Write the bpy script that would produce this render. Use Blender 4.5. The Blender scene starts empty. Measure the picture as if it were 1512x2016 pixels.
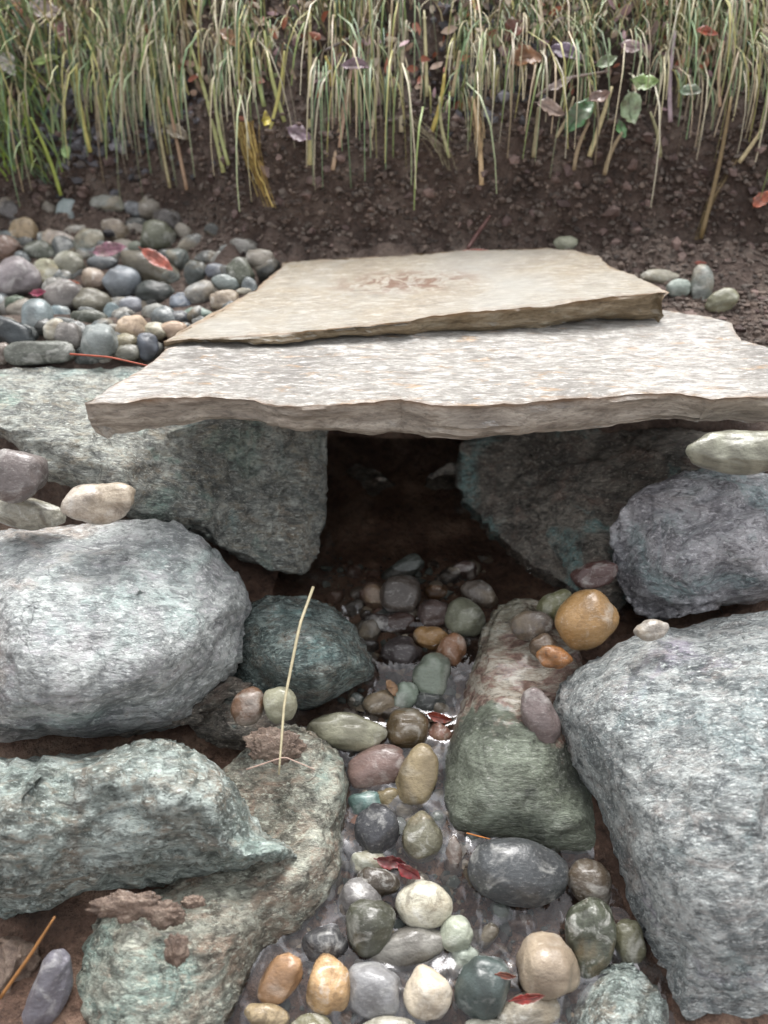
import bpy, bmesh, math, random
import numpy as np
from mathutils import Vector, noise, geometry
R = math.radians
S = bpy.context.scene
C = S.collection

# ---------------------------------------------------------------- camera
CAMZ, PITCH, F = 1.07, R(35), 1514.0
cd = bpy.data.cameras.new('camera'); cam = bpy.data.objects.new('camera', cd); C.objects.link(cam)
cam.location = (0, 0, CAMZ); cam.rotation_euler = (R(90) - PITCH, 0, 0)
cd.sensor_fit = 'HORIZONTAL'; cd.sensor_width = 36; cd.lens = 36 * F / 1512
cd.clip_start = .02; cd.clip_end = 300
cd.dof.use_dof = True; cd.dof.focus_distance = 1.08; cd.dof.aperture_fstop = 2.8
S.camera = cam
# ---------------------------------------------------------------- light: overcast
W = bpy.data.worlds.new('World'); S.world = W; W.use_nodes = True
nt = W.node_tree; nt.nodes.clear()
sky = nt.nodes.new('ShaderNodeTexSky'); sky.sky_type = 'NISHITA'; sky.sun_disc = False
SUN_EL, SUN_ROT = R(63), R(8)
sky.sun_elevation = SUN_EL; sky.sun_rotation = SUN_ROT
sky.air_density = 1.0; sky.dust_density = 4.0; sky.ozone_density = 1.0
hs = nt.nodes.new('ShaderNodeHueSaturation'); hs.inputs['Saturation'].default_value = .12
bg = nt.nodes.new('ShaderNodeBackground'); bg.inputs['Strength'].default_value = .13
wo = nt.nodes.new('ShaderNodeOutputWorld')
nt.links.new(sky.outputs[0], hs.inputs['Color']); nt.links.new(hs.outputs[0], bg.inputs[0]); nt.links.new(bg.outputs[0], wo.inputs[0])
sl = bpy.data.lights.new('sun', 'SUN'); sl.energy = 1.5; sl.angle = R(30); sl.color = (1, .975, .95)
so = bpy.data.objects.new('sun', sl); C.objects.link(so)
sd = Vector((math.sin(SUN_ROT) * math.cos(SUN_EL), math.cos(SUN_ROT) * math.cos(SUN_EL), math.sin(SUN_EL)))
so.rotation_euler = sd.to_track_quat('Z', 'Y').to_euler()
S.view_settings.view_transform = 'Standard'; S.view_settings.look = 'None'
S.view_settings.exposure = 1.42; S.view_settings.gamma = 1

# ---------------------------------------------------------------- helpers
rnd = random.Random(7)
CAM = Vector((0, 0, CAMZ)); FW = Vector((0, math.cos(PITCH), -math.sin(PITCH)))
UP = Vector((0, math.sin(PITCH), math.cos(PITCH))); RT = Vector((1, 0, 0))
def ray(px, py): return FW + RT * ((px - 756) / F) - UP * ((py - 1008) / F)
def at(px, py, d): return CAM + ray(px, py) * d
def atz(px, py, z):
    r = ray(px, py); return CAM + r * ((z - CAMZ) / r.z)
def lerp(t, tab):
    if t <= tab[0][0]: return tab[0][1]
    for (a, u), (b, v) in zip(tab, tab[1:]):
        if t <= b: return u + (v - u) * (t - a) / (b - a)
    return tab[-1][1]
def sm(t): t = max(0., min(1., t)); return t * t * (3 - 2 * t)
def lin(h, k=1.0):
    o = []
    for i in (0, 2, 4):
        c = int(h[i:i+2], 16) / 255
        o.append((c / 12.92 if c <= .04045 else ((c + .055) / 1.055) ** 2.4) * k)
    return (*o, 1)
BED = [(-3, -.3), (0, -.1), (.48, .02), (.72, .11), (.966, .19), (1.3, .26), (1.6, .3)]
HW = [(0, .32), (.42, .27), (.5, .25), (.6, .2), (.72, .11), (.85, .15), (.97, .2), (1.3, .24)]
CX = [(0, .04), (.48, .04), (.72, .015), (.966, .04), (1.3, .09)]
SIDE = [(-3, -.2), (0, .0), (.48, .045), (.72, .125), (.95, .22), (1.1, .35), (1.2, .5), (1.3, .555), (1.45, .61), (1.53, .64)]
BANK = [(1.53, .64), (1.59, .8), (1.68, .93), (1.84, 1.07), (2.2, 1.3), (3, 1.42), (8, 1.6), (60, 2.5)]
def ground(x, y, detail=True):
    b = lerp(y, BED)
    yy = y + -.17 * sm((-x - .22) / .3) * sm((y - 1.3) / .15) + .02 * noise.noise(Vector((x * 3, 1, 5)))
    s = lerp(yy, SIDE) if yy < 1.53 else lerp(yy, BANK)
    hw = lerp(y, HW)
    if x > lerp(y, CX): hw += .3 * (sm((y - .86) / .1) - sm((y - 1.12) / .12))
    t = sm((abs(x - lerp(y, CX)) - hw) / .1)
    if y > 1.38: t = max(t, sm((y - 1.38) / .1))
    if abs(x) > .9 and y < 1.4: s += .12 * sm((abs(x) - .9) / 1.5)
    z = b + (s - b) * t
    if detail:
        v = Vector((x, y, z))
        k = sm((y - 1.4) / .12) * (1 - .85 * sm((-x - .22) / .15) * sm((1.68 - y) / .06))
        z += .006 * noise.fractal(v * 14, 1, 2, 3)
        if y > 1.25 and y < 3:
            z += k * (.04 * noise.fractal(v * 7, .8, 2, 4) + .026 * abs(noise.noise(v * 20)) + .016 * abs(noise.noise(v * 48)) + .006 * noise.noise(v * 90))
    return z
def hit(px, py):
    r = ray(px, py); d = .6
    while d < 3:
        p = CAM + r * d
        if p.z < ground(p.x, p.y, False): return d
        d += .006
    return 3.
_bd = [(py, hit(780, py)) for py in range(1050, 2150, 50)]
def bedd(py): return lerp(py, _bd)

def tag(o, label=None, cat=None, group=None, kind=None):
    if label: o['label'] = label
    if cat: o['category'] = cat
    if group: o['group'] = group
    if kind: o['kind'] = kind
    return o
def link(name, verts, faces, mat, smooth=True, parent=None, base=True, attr=None):
    me = bpy.data.meshes.new(name)
    vs = np.array([tuple(v) for v in verts], float)
    off = np.zeros(3)
    if base and parent is None:
        off = np.array([vs[:, 0].mean(), vs[:, 1].mean(), vs[:, 2].min()])
        vs = vs - off
    me.from_pydata(vs.tolist(), [], [tuple(f) for f in faces]); me.update()
    if smooth: me.shade_smooth()
    if attr is not None:
        ca = me.color_attributes.new('tint', 'FLOAT_COLOR', 'POINT')
        ca.data.foreach_set('color', np.array(attr, dtype=np.float32).ravel())
    me.materials.append(mat)
    o = bpy.data.objects.new(name, me); C.objects.link(o); o.location = off
    if parent is not None: o.parent = parent
    return o

# ---------------------------------------------------------------- materials
class N:
    def __init__(s, name):
        s.m = bpy.data.materials.new(name); s.m.use_nodes = True
        s.t = s.m.node_tree; s.t.nodes.clear()
        s.out = s.n('OutputMaterial')
    def n(s, k, **kw):
        x = s.t.nodes.new('ShaderNode' + k)
        for a, b in kw.items():
            if hasattr(x, a): setattr(x, a, b)
        return x
    def l(s, a, b): s.t.links.new(a, b)
    def coord(s, scale=(1, 1, 1), warp=0):
        tc = s.n('TexCoord'); mp = s.n('Mapping'); mp.inputs['Scale'].default_value = scale
        s.l(tc.outputs['Object'], mp.inputs[0])
        oi = s.n('ObjectInfo'); cb = s.n('CombineXYZ'); ml = s.n('Math', operation='MULTIPLY'); ml.inputs[1].default_value = 37.
        s.l(oi.outputs['Random'], ml.inputs[0])
        for i in range(3): s.l(ml.outputs[0], cb.inputs[i])
        ad = s.n('VectorMath', operation='ADD'); s.l(mp.outputs[0], ad.inputs[0]); s.l(cb.outputs[0], ad.inputs[1])
        return ad.outputs[0]
    def noise(s, co, sc, det=4, ro=.55, dist=0):
        x = s.n('TexNoise'); x.inputs['Scale'].default_value = sc; x.inputs['Detail'].default_value = det
        x.inputs['Roughness'].default_value = ro; x.inputs['Distortion'].default_value = dist
        s.l(co, x.inputs['Vector']); return x.outputs[0]
    def ramp(s, f, stops, interp='LINEAR'):
        x = s.n('ValToRGB'); e = x.color_ramp; e.interpolation = interp
        while len(e.elements) < len(stops): e.elements.new(.5)
        for el, (p, c) in zip(e.elements, stops):
            el.position = p; el.color = c if not isinstance(c, (int, float)) else (c, c, c, 1)
        s.l(f, x.inputs[0]); return x.outputs[0]
    def mix(s, f, a, b, mode='MIX'):
        x = s.n('Mix'); x.data_type = 'RGBA'; x.blend_type = mode; x.clamp_factor = True; x.clamp_result = False
        for v, i in ((f, 0), (a, 6), (b, 7)):
            if isinstance(v, (int, float)): x.inputs[i].default_value = v
            elif isinstance(v, tuple): x.inputs[i].default_value = v
            else: s.l(v, x.inputs[i])
        return x.outputs[2]
    def math(s, op, a, b=0.):
        x = s.n('Math', operation=op)
        for v, i in ((a, 0), (b, 1)):
            if isinstance(v, (int, float)): x.inputs[i].default_value = v
            else: s.l(v, x.inputs[i])
        return x.outputs[0]
    def bump(s, h, st, dist, nrm=None):
        x = s.n('Bump'); x.inputs['Strength'].default_value = st; x.inputs['Distance'].default_value = dist
        s.l(h, x.inputs['Height'])
        if nrm: s.l(nrm, x.inputs['Normal'])
        return x.outputs[0]
    def bsdf(s, col, rough, nrm=None, coat=0, coatr=.1, spec=.5):
        p = s.n('BsdfPrincipled')
        for v, i in ((col, 'Base Color'), (rough, 'Roughness')):
            if isinstance(v, (int, float, tuple)): p.inputs[i].default_value = v
            else: s.l(v, p.inputs[i])
        p.inputs['Specular IOR Level'].default_value = spec
        p.inputs['Coat Weight'].default_value = coat; p.inputs['Coat Roughness'].default_value = coatr
        if nrm: s.l(nrm, p.inputs['Normal'])
        s.l(p.outputs[0], s.out.inputs[0]); return p

def rock_mat(name, dark, mid, light, accent, acc=.5, patch=None, patchamt=.5, rough=.5, speck=1., streak=2.6, bump=1., big=7., coat=0., hue1='8a7368', hue2='7fa6a4'):
    s = N(name); co = s.coord((1, streak, streak)); iso = s.coord((1, 1, 1))
    a = s.noise(iso, big, 6, .6, .6)
    c = s.ramp(a, [(.3, lin(dark)), (.48, lin(mid)), (.68, lin(light))])
    b = s.noise(co, big * 2.1, 5, .6, 1.2)
    c = s.mix(s.ramp(b, [(1 - acc - .06, 0.), (1 - acc + .1, .85)]), c, lin(accent))
    if patch:
        q = s.noise(iso, big * .7, 4, .6, 1.)
        c = s.mix(s.ramp(q, [(1 - patchamt - .05, 0.), (1 - patchamt + .05, .85)]), c, lin(patch))
    h1 = s.noise(iso, big * 1.1 + .37, 5, .6, 1.)
    c = s.mix(s.ramp(h1, [(.33, .7), (.43, 0.)]), c, lin(hue1)); c = s.mix(s.ramp(h1, [(.56, 0.), (.65, .7)]), c, lin(hue2))
    m1 = s.noise(iso, big * 3.4, 5, .7, .8)
    c = s.mix(s.ramp(m1, [(.36, .85), (.5, 0.)]), c, lin(dark))
    c = s.mix(s.ramp(m1, [(.53, 0.), (.66, .75)]), c, lin(light, 1.15))
    f1 = s.noise(co, 62, 4, .8, .4)
    c = s.mix(s.ramp(f1, [(.34, .85 * speck), (.47, 0.)]), c, lin(dark, .4))
    f2 = s.noise(co, 95, 3, .75, .2)
    c = s.mix(s.ramp(f2, [(.53, 0.), (.66, .85 * speck)]), c, lin(light, 1.5))
    f3 = s.noise(co, 34, 5, .75, .6)
    c = s.mix(s.ramp(f3, [(.38, .7), (.5, 0.)]), c, lin(dark, .6))
    c = s.mix(s.ramp(f3, [(.54, 0.), (.66, .55)]), c, lin(accent, 1.2))
    v = s.n('TexVoronoi', feature='DISTANCE_TO_EDGE'); v.inputs['Scale'].default_value = 7
    wp = s.n('VectorMath', operation='ADD'); nz = s.n('TexNoise'); nz.inputs['Scale'].default_value = 9; nz.inputs['Detail'].default_value = 5
    s.l(iso, nz.inputs['Vector']); sc = s.n('VectorMath', operation='SCALE'); sc.inputs['Scale'].default_value = .35
    s.l(nz.outputs[1], sc.inputs[0]); s.l(iso, wp.inputs[0]); s.l(sc.outputs[0], wp.inputs[1]); s.l(wp.outputs[0], v.inputs['Vector'])
    crack = s.ramp(v.outputs[0], [(.0, 1.), (.02, 0.)])
    cm = s.math('MULTIPLY', crack, s.ramp(s.noise(iso, 9, 3), [(.56, 0.), (.66, .5)]))
    c = s.mix(cm, c, lin(dark, .3))
    h = s.math('ADD', s.math('MULTIPLY', s.noise(co, 40, 6, .7, .3), 1.), s.math('MULTIPLY', f1, .5))
    h = s.math('SUBTRACT', h, s.math('MULTIPLY', cm, .35))
    nr = s.bump(h, .9, .012 * bump)
    s.bsdf(c, s.ramp(f1, [(.35, rough - .15), (.7, rough + .12)]), nr, coat, .2)
    return s.m
M = {}
M['pale'] = rock_mat('pale_granite', '7f8384', 'b0b4b2', 'd0d3d1', 'b3afb3', .42, 'bcc5c2', .38, rough=.5, big=4.5, streak=2.2, speck=.7, hue1='b5a498', hue2='b0c2be')
M['blue'] = rock_mat('blue_grey_granite', '62686a', 'a0a6a5', 'c6cac8', 'aba6a2', .42, 'b0a8b8', .38, rough=.48, big=7.5, streak=2.8, speck=1., hue1='a8958a', hue2='a0b0b0')
M['lichen'] = rock_mat('lichen_grey_stone', '5f6260', '9a9c96', 'c4c8c0', '9f9684', .44, 'a2b8b4', .4, rough=.5, big=9, streak=3.6, speck=.9, hue1='8c7a66', hue2='9ab4a8')
M['green'] = rock_mat('green_stone', '4b514c', '8c9690', 'c0cac5', '8f8272', .45, '98aba4', .42, rough=.4, coat=.1, big=5, streak=2.4, speck=.8, hue1='7d6552', hue2='9aa8a2')
M['teal'] = rock_mat('teal_stone', '3a4644', '6a7875', '93a09b', '766e62', .45, '5a7779', .36, rough=.3, coat=.3, big=8)
M['brownst'] = rock_mat('brown_green_stone', '4c4a41', '8f8d80', 'b8bbad', '95806f', .45, '90a89f', .4, rough=.42, coat=.15, big=5.5, streak=2., speck=.8, hue1='8a705c', hue2='94a89f')
M['dim'] = rock_mat('dark_stone', '423f3b', '716c64', '948e84', '6c5c52', .42, '7c8278', .3, rough=.45)  # darker stone tones, for the tunnel and the wedged stones
M['mauve'] = rock_mat('mauve_grey_granite', '77757a', 'b0aeb2', 'd2d0d3', 'a8aeae', .42, 'b6c2c2', .36, rough=.5, big=5, streak=2.2, speck=.8, hue1='8e7b72', hue2='a6bfc0')

def pink_band(name):
    s = N(name); co = s.coord((1, 3, 3)); iso = s.coord()
    g = s.n('NewGeometry'); sp = s.n('SeparateXYZ'); s.l(g.outputs['Position'], sp.inputs[0])
    w = s.math('ADD', sp.outputs[1], s.math('MULTIPLY', s.math('SUBTRACT', s.noise(iso, 9, 5, .65), .5), .3))
    a = s.noise(co, 16, 6, .65, 1.)
    up = s.ramp(a, [(.32, lin('5f4c42')), (.44, lin('8d7064')), (.52, lin('a89c8c')), (.62, lin('c9c2b4')), (.72, lin('7d7a6c'))])
    lo = s.ramp(s.noise(iso, 13, 6, .65, 1.), [(.34, lin('3c4038')), (.5, lin('646a5c')), (.66, lin('8c9484'))])
    far = s.ramp(a, [(.34, lin('4a463e')), (.5, lin('77715f')), (.68, lin('97988a'))])
    c = s.mix(s.ramp(w, [(.705, 0.), (.725, 1.)]), lo, up)
    c = s.mix(s.ramp(w, [(.83, 0.), (.9, 1.)]), c, far)
    f = s.noise(co, 80, 4, .75)
    c = s.mix(s.ramp(f, [(.3, .8), (.48, 0.)]), c, lin('262420'))
    c = s.mix(s.ramp(f, [(.56, 0.), (.74, .6)]), c, lin('d8d8d0'))
    s.bsdf(c, .36, s.bump(s.noise(co, 38, 6, .7), .9, .012), .25, .15)
    return s.m
M['banded'] = pink_band('pink_banded_stone')

def slab_mat(name, base, side, gold, goldamt, streak, speck, dark=.7):
    s = N(name); co = s.coord((1, streak, streak)); iso = s.coord()
    g = s.n('NewGeometry'); sp = s.n('SeparateXYZ'); s.l(g.outputs['True Normal'], sp.inputs[0])
    a = s.noise(iso, 4.5, 5, .6, .5)
    top = s.ramp(a, [(.3, lin(base[0])), (.5, lin(base[1])), (.7, lin(base[2]))])
    b = s.noise(co, 22, 5, .7, .4)
    top = s.mix(s.ramp(b, [(1 - goldamt, 0.), (1 - goldamt + .12, .7)]), top, lin(gold))
    f = s.noise(co, 60, 4, .75)
    top = s.mix(s.ramp(f, [(.34, .85 * speck), (.48, 0.)]), top, lin('55504b'))
    top = s.mix(s.ramp(f, [(.55, 0.), (.68, .85 * speck)]), top, lin('dcd9d5'))
    g3 = s.noise(co, 26, 5, .8, .3)
    top = s.mix(s.ramp(g3, [(.36, .75 * speck), (.5, 0.)]), top, lin('6a645e')); top = s.mix(s.ramp(g3, [(.54, 0.), (.66, .6 * speck)]), top, lin('e3e0dc'))
    if name == 'tan_slate':
        top = s.mix(s.ramp(s.noise(iso, 3.2, 3, .5, .4), [(.44, 0.), (.66, .6)]), top, lin('a3a29d'))
        gp = s.n('Mapping'); gp.inputs['Location'].default_value = (.02, -.06, 0); gp.inputs['Scale'].default_value = (1, 2.2, 0); tcc = s.n('TexCoord'); s.l(tcc.outputs['Object'], gp.inputs[0])
        ln = s.n('VectorMath', operation='LENGTH'); s.l(gp.outputs[0], ln.inputs[0])
        spot = s.math('MULTIPLY', s.ramp(ln.outputs['Value'], [(.06, 1.), (.15, 0.)]), s.ramp(s.noise(iso, 30, 5, .75, .6), [(.47, 0.), (.54, .9)]))
        top = s.mix(spot, top, lin('6d4f3c'))
    lay = s.n('Mapping'); lay.inputs['Scale'].default_value = (3, 3, 13); tc = s.n('TexCoord'); s.l(tc.outputs['Object'], lay.inputs[0])
    l1 = s.noise(lay.outputs[0], 5, 6, .7, .5)
    sd = s.ramp(l1, [(.32, lin(side[0])), (.5, lin(side[1])), (.66, lin(side[2]))])
    sd = s.mix(s.ramp(s.noise(co, 70, 4, .7), [(.35, .5), (.5, 0.)]), sd, lin(side[0], .5))
    c = s.mix(s.ramp(sp.outputs[2], [(.55, 0.), (.8, 1.)]), sd, top)
    at_ = s.n('Attribute'); at_.attribute_name = 'tint'
    ru = s.math('MULTIPLY', at_.outputs['Fac'], s.ramp(s.noise(iso, 16, 4), [(.3, .2), (.55, 1.)]))
    c = s.mix(ru, c, lin('8a6238'))
    h = s.math('ADD', s.noise(co, 38, 6, .75, .3), s.math('MULTIPLY', l1, .6))
    s.bsdf(c, s.ramp(f, [(.35, .34), (.6, .55)]), s.bump(h, .7, .006), .0)
    return s.m
M['slab1'] = slab_mat('silver_schist', ('75726e', '94918b', 'a9a6a1'), ('786f65', 'a1988c', 'c6bdb0'), 'a88458', .44, 3.2, .9)
M['slab2'] = slab_mat('tan_slate', ('84796a', '9a8f7c', 'a09c92'), ('5a4c38', '84735a', 'a39884'), '8f7f5e', .42, 5, .6)

def pebble_mat(name, kind, wet):
    s = N(name); iso = s.coord(); co = s.coord((1, 2.4, 2.4))
    oi = s.n('ObjectInfo'); hsv = s.n('HueSaturation'); hsv.inputs['Saturation'].default_value = .88; s.l(oi.outputs['Color'], hsv.inputs['Color']); base = hsv.outputs[0]
    dk = s.mix(1., base, (.45, .43, .42, 1), 'MULTIPLY'); lt = s.mix(.55, base, lin('d9d8d2'))
    a = s.noise(iso, 16, 5, .6, .5)
    f = s.noise(co, 120, 4, .7)
    if kind == 'plain':
        c = s.mix(s.ramp(a, [(.35, .75), (.55, 0.)]), base, dk)
        c = s.mix(s.ramp(s.noise(iso, 27, 4, .6, .8), [(.54, 0.), (.68, .6)]), c, lt)
        c = s.mix(s.ramp(f, [(.3, .45), (.48, 0.)]), c, dk)
        c = s.mix(s.ramp(f, [(.56, 0.), (.75, .5)]), c, lt)
    elif kind == 'mottled':
        b = s.noise(iso, 38, 5, .7, .6)
        c = s.mix(s.ramp(b, [(.36, .95), (.5, 0.)]), base, dk)
        c = s.mix(s.ramp(b, [(.54, 0.), (.66, .8)]), c, lt)
        c = s.mix(s.ramp(f, [(.32, .6), (.5, 0.)]), c, dk)
        c = s.mix(s.ramp(a, [(.5, 0.), (.62, .4)]), c, lin('8b7a5e'))
    else:  # banded
        w = s.n('TexWave'); w.inputs['Scale'].default_value = 5; w.inputs['Distortion'].default_value = 11; w.inputs['Detail'].default_value = 4
        w.inputs['Detail Scale'].default_value = 1.4
        s.l(iso, w.inputs['Vector'])
        c = s.mix(s.ramp(w.outputs[1], [(.2, .6), (.8, 0.)]), base, dk)
        c = s.mix(s.ramp(a, [(.55, 0.), (.7, .6)]), c, lt)
        c = s.mix(s.ramp(f, [(.32, .5), (.5, 0.)]), c, dk)
    h = s.math('ADD', s.noise(iso, 60, 4, .6), s.math('MULTIPLY', f, .3))
    if wet: s.bsdf(c, .34, s.bump(h, .7, .004), .3, .12)
    else: s.bsdf(c, s.ramp(a, [(.35, .34), (.65, .55)]), s.bump(h, .6, .004), .12, .25)
    return s.m
for k in ('plain', 'mottled', 'banded'):
    for w in (0, 1): M[k + str(w)] = pebble_mat(('wet_' if w else 'dry_') + k + '_pebble', k, w)

def soil_mat():
    s = N('brown_soil'); iso = s.coord((1, 1, 1))
    a = s.noise(iso, 11, 6, .65, .5); f = s.noise(iso, 90, 5, .75)
    c = s.ramp(a, [(.3, lin('43362f')), (.48, lin('6d5a50')), (.62, lin('918074')), (.75, lin('807870'))])
    c = s.mix(s.ramp(f, [(.3, .8), (.5, 0.)]), c, lin('1c1512'))
    c = s.mix(s.ramp(f, [(.6, 0.), (.75, .5)]), c, lin('93857c'))
    g = s.n('NewGeometry'); sp = s.n('SeparateXYZ'); s.l(g.outputs['Position'], sp.inputs[0])
    wet = s.ramp(sp.outputs[2], [(.25, 1.), (.45, 0.)])  # mask of low ground, lightened in colour to brighten the dark tunnel
    c = s.mix(wet, c, s.mix(1., c, (1.5, 1.3, 1.15, 1), 'MULTIPLY'))
    far = s.ramp(s.math('MULTIPLY', sp.outputs[1], .1), [(.2, 0.), (.26, 1.)])
    c = s.mix(far, c, s.ramp(s.noise(iso, 3, 6, .7), [(.35, lin('3b4a26')), (.65, lin('6c7448'))]))
    h = s.math('ADD', s.noise(iso, 55, 6, .75), s.math('MULTIPLY', s.noise(iso, 160, 3, .7), .4))
    s.bsdf(c, s.ramp(f, [(.35, .5), (.65, .8)]), s.bump(h, 1., .04), .0)
    return s.m
M['soil'] = soil_mat()
def mud_mat():
    s = N('red_brown_mud'); iso = s.coord(); f = s.noise(iso, 60, 6, .75)
    c = s.ramp(f, [(.3, lin('54443a')), (.5, lin('7f6b5d')), (.7, lin('a39181'))])
    s.bsdf(c, .42, s.bump(f, 1., .012), .3, .2); return s.m
M['mud'] = mud_mat()
def tint_mat(name, rough=.5, trans=.0, coat=0.):
    s = N(name); t = s.n('Attribute'); t.attribute_name = 'tint'
    iso = s.coord(); f = s.noise(iso, 120, 3)
    c = s.mix(s.ramp(f, [(.35, .5), (.6, 0.)]), t.outputs['Color'], s.mix(1., t.outputs['Color'], (.5, .5, .5, 1), 'MULTIPLY'))
    s.bsdf(c, rough, None, coat); return s.m
M['blade'] = tint_mat('grass_blade', .5); M['crumb'] = tint_mat('earth_crumb', .75)
def leaf_mat():
    s = N('leaf_surface'); oi = s.n('ObjectInfo'); iso = s.coord(); f = s.noise(iso, 45, 5, .7)
    c = s.mix(s.ramp(f, [(.38, .9), (.6, 0.)]), oi.outputs['Color'], s.mix(.5, s.mix(1., oi.outputs['Color'], (.42, .36, .34, 1), 'MULTIPLY'), lin('5a4a3c')))
    c = s.mix(s.ramp(f, [(.6, 0.), (.75, .35)]), c, lin('e0cfc4'))
    s.bsdf(c, .38, s.bump(f, .6, .003), .3, .2); return s.m
M['leaf'] = leaf_mat()
def water_mat():
    s = N('stream_water'); g = s.n('NewGeometry')
    mp = s.n('Mapping'); mp.inputs['Scale'].default_value = (1.2, .9, 1); s.l(g.outputs['Position'], mp.inputs[0])
    n1 = s.noise(mp.outputs[0], 9, 2, .5, 1.5); n2 = s.noise(mp.outputs[0], 34, 3, .5, 1.5)
    b = s.bump(n1, .7, .012); b = s.bump(n2, .35, .0012, b)
    fr = s.n('Fresnel'); fr.inputs['IOR'].default_value = 1.5; s.l(b, fr.inputs['Normal'])
    gl = s.n('BsdfGlossy'); gl.inputs['Roughness'].default_value = .08; gl.inputs['Color'].default_value = (.97, .97, 1, 1); s.l(b, gl.inputs['Normal'])
    tr = s.n('BsdfTransparent'); tr.inputs['Color'].default_value = (.86, .84, .82, 1)
    mx = s.n('MixShader')
    refl_boost = s.math('ADD', 1., s.math('MULTIPLY', s.ramp(s.noise(mp.outputs[0], 13, 3, .55, 2.), [(.54, 0.), (.62, 1.)]), 2.2))  # noise patches strengthen the reflection, standing in for pale sky glints
    k = s.math('MINIMUM', s.math('MULTIPLY', fr.outputs[0], refl_boost), .8)
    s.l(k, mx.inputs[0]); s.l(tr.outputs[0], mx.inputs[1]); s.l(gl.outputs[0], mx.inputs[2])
    s.l(mx.outputs[0], s.out.inputs[0]); return s.m
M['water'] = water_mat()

# ---------------------------------------------------------------- terrain
def axis(a, b, st, outs_lo, outs_hi):
    n = int(round((b - a) / st)); return outs_lo + [a + i * st for i in range(n + 1)] + outs_hi
xs = axis(-1.2, 1.2, .008, [-60, -30, -15, -8, -5, -3.5, -2.6, -2, -1.7, -1.45, -1.3], [1.3, 1.45, 1.7, 2, 2.6, 3.5, 5, 8, 15, 30, 60])
ys = axis(.3, 2.1, .008, [-60, -30, -12, -6, -3, -2, -1.2, -.7, -.4, -.15, .05, .2], [2.14, 2.2, 2.3, 2.45, 2.7, 3, 3.6, 4.5, 6, 9, 15, 30, 60])
V = [(x, y, ground(x, y)) for y in ys for x in xs]; nx = len(xs)
Fc = [(j * nx + i, j * nx + i + 1, (j + 1) * nx + i + 1, (j + 1) * nx + i) for j in range(len(ys) - 1) for i in range(nx - 1)]
tag(link('ground', V, Fc, M['soil'], base=False), kind='structure')

# water: a thin sheet running down the bed
wx = [(-.36 + i * .008) for i in range(100)]; wy = [(-.2 + j * .008) for j in range(200)]
V = []
for y in wy:
    for x in wx:
        v = Vector((x, y, 0))
        V.append((x, y, lerp(y, BED) + .013 + .004 * noise.noise(Vector((x * 11, y * 8, 0))) 
                  + .003 * math.sin(y * 45 + 2 * noise.noise(v * 6))))
Fc = [(j * 100 + i, j * 100 + i + 1, (j + 1) * 100 + i + 1, (j + 1) * 100 + i) for j in range(199) for i in range(99)]
tag(link('water', V, Fc, M['water'], base=False), kind='structure')

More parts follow.
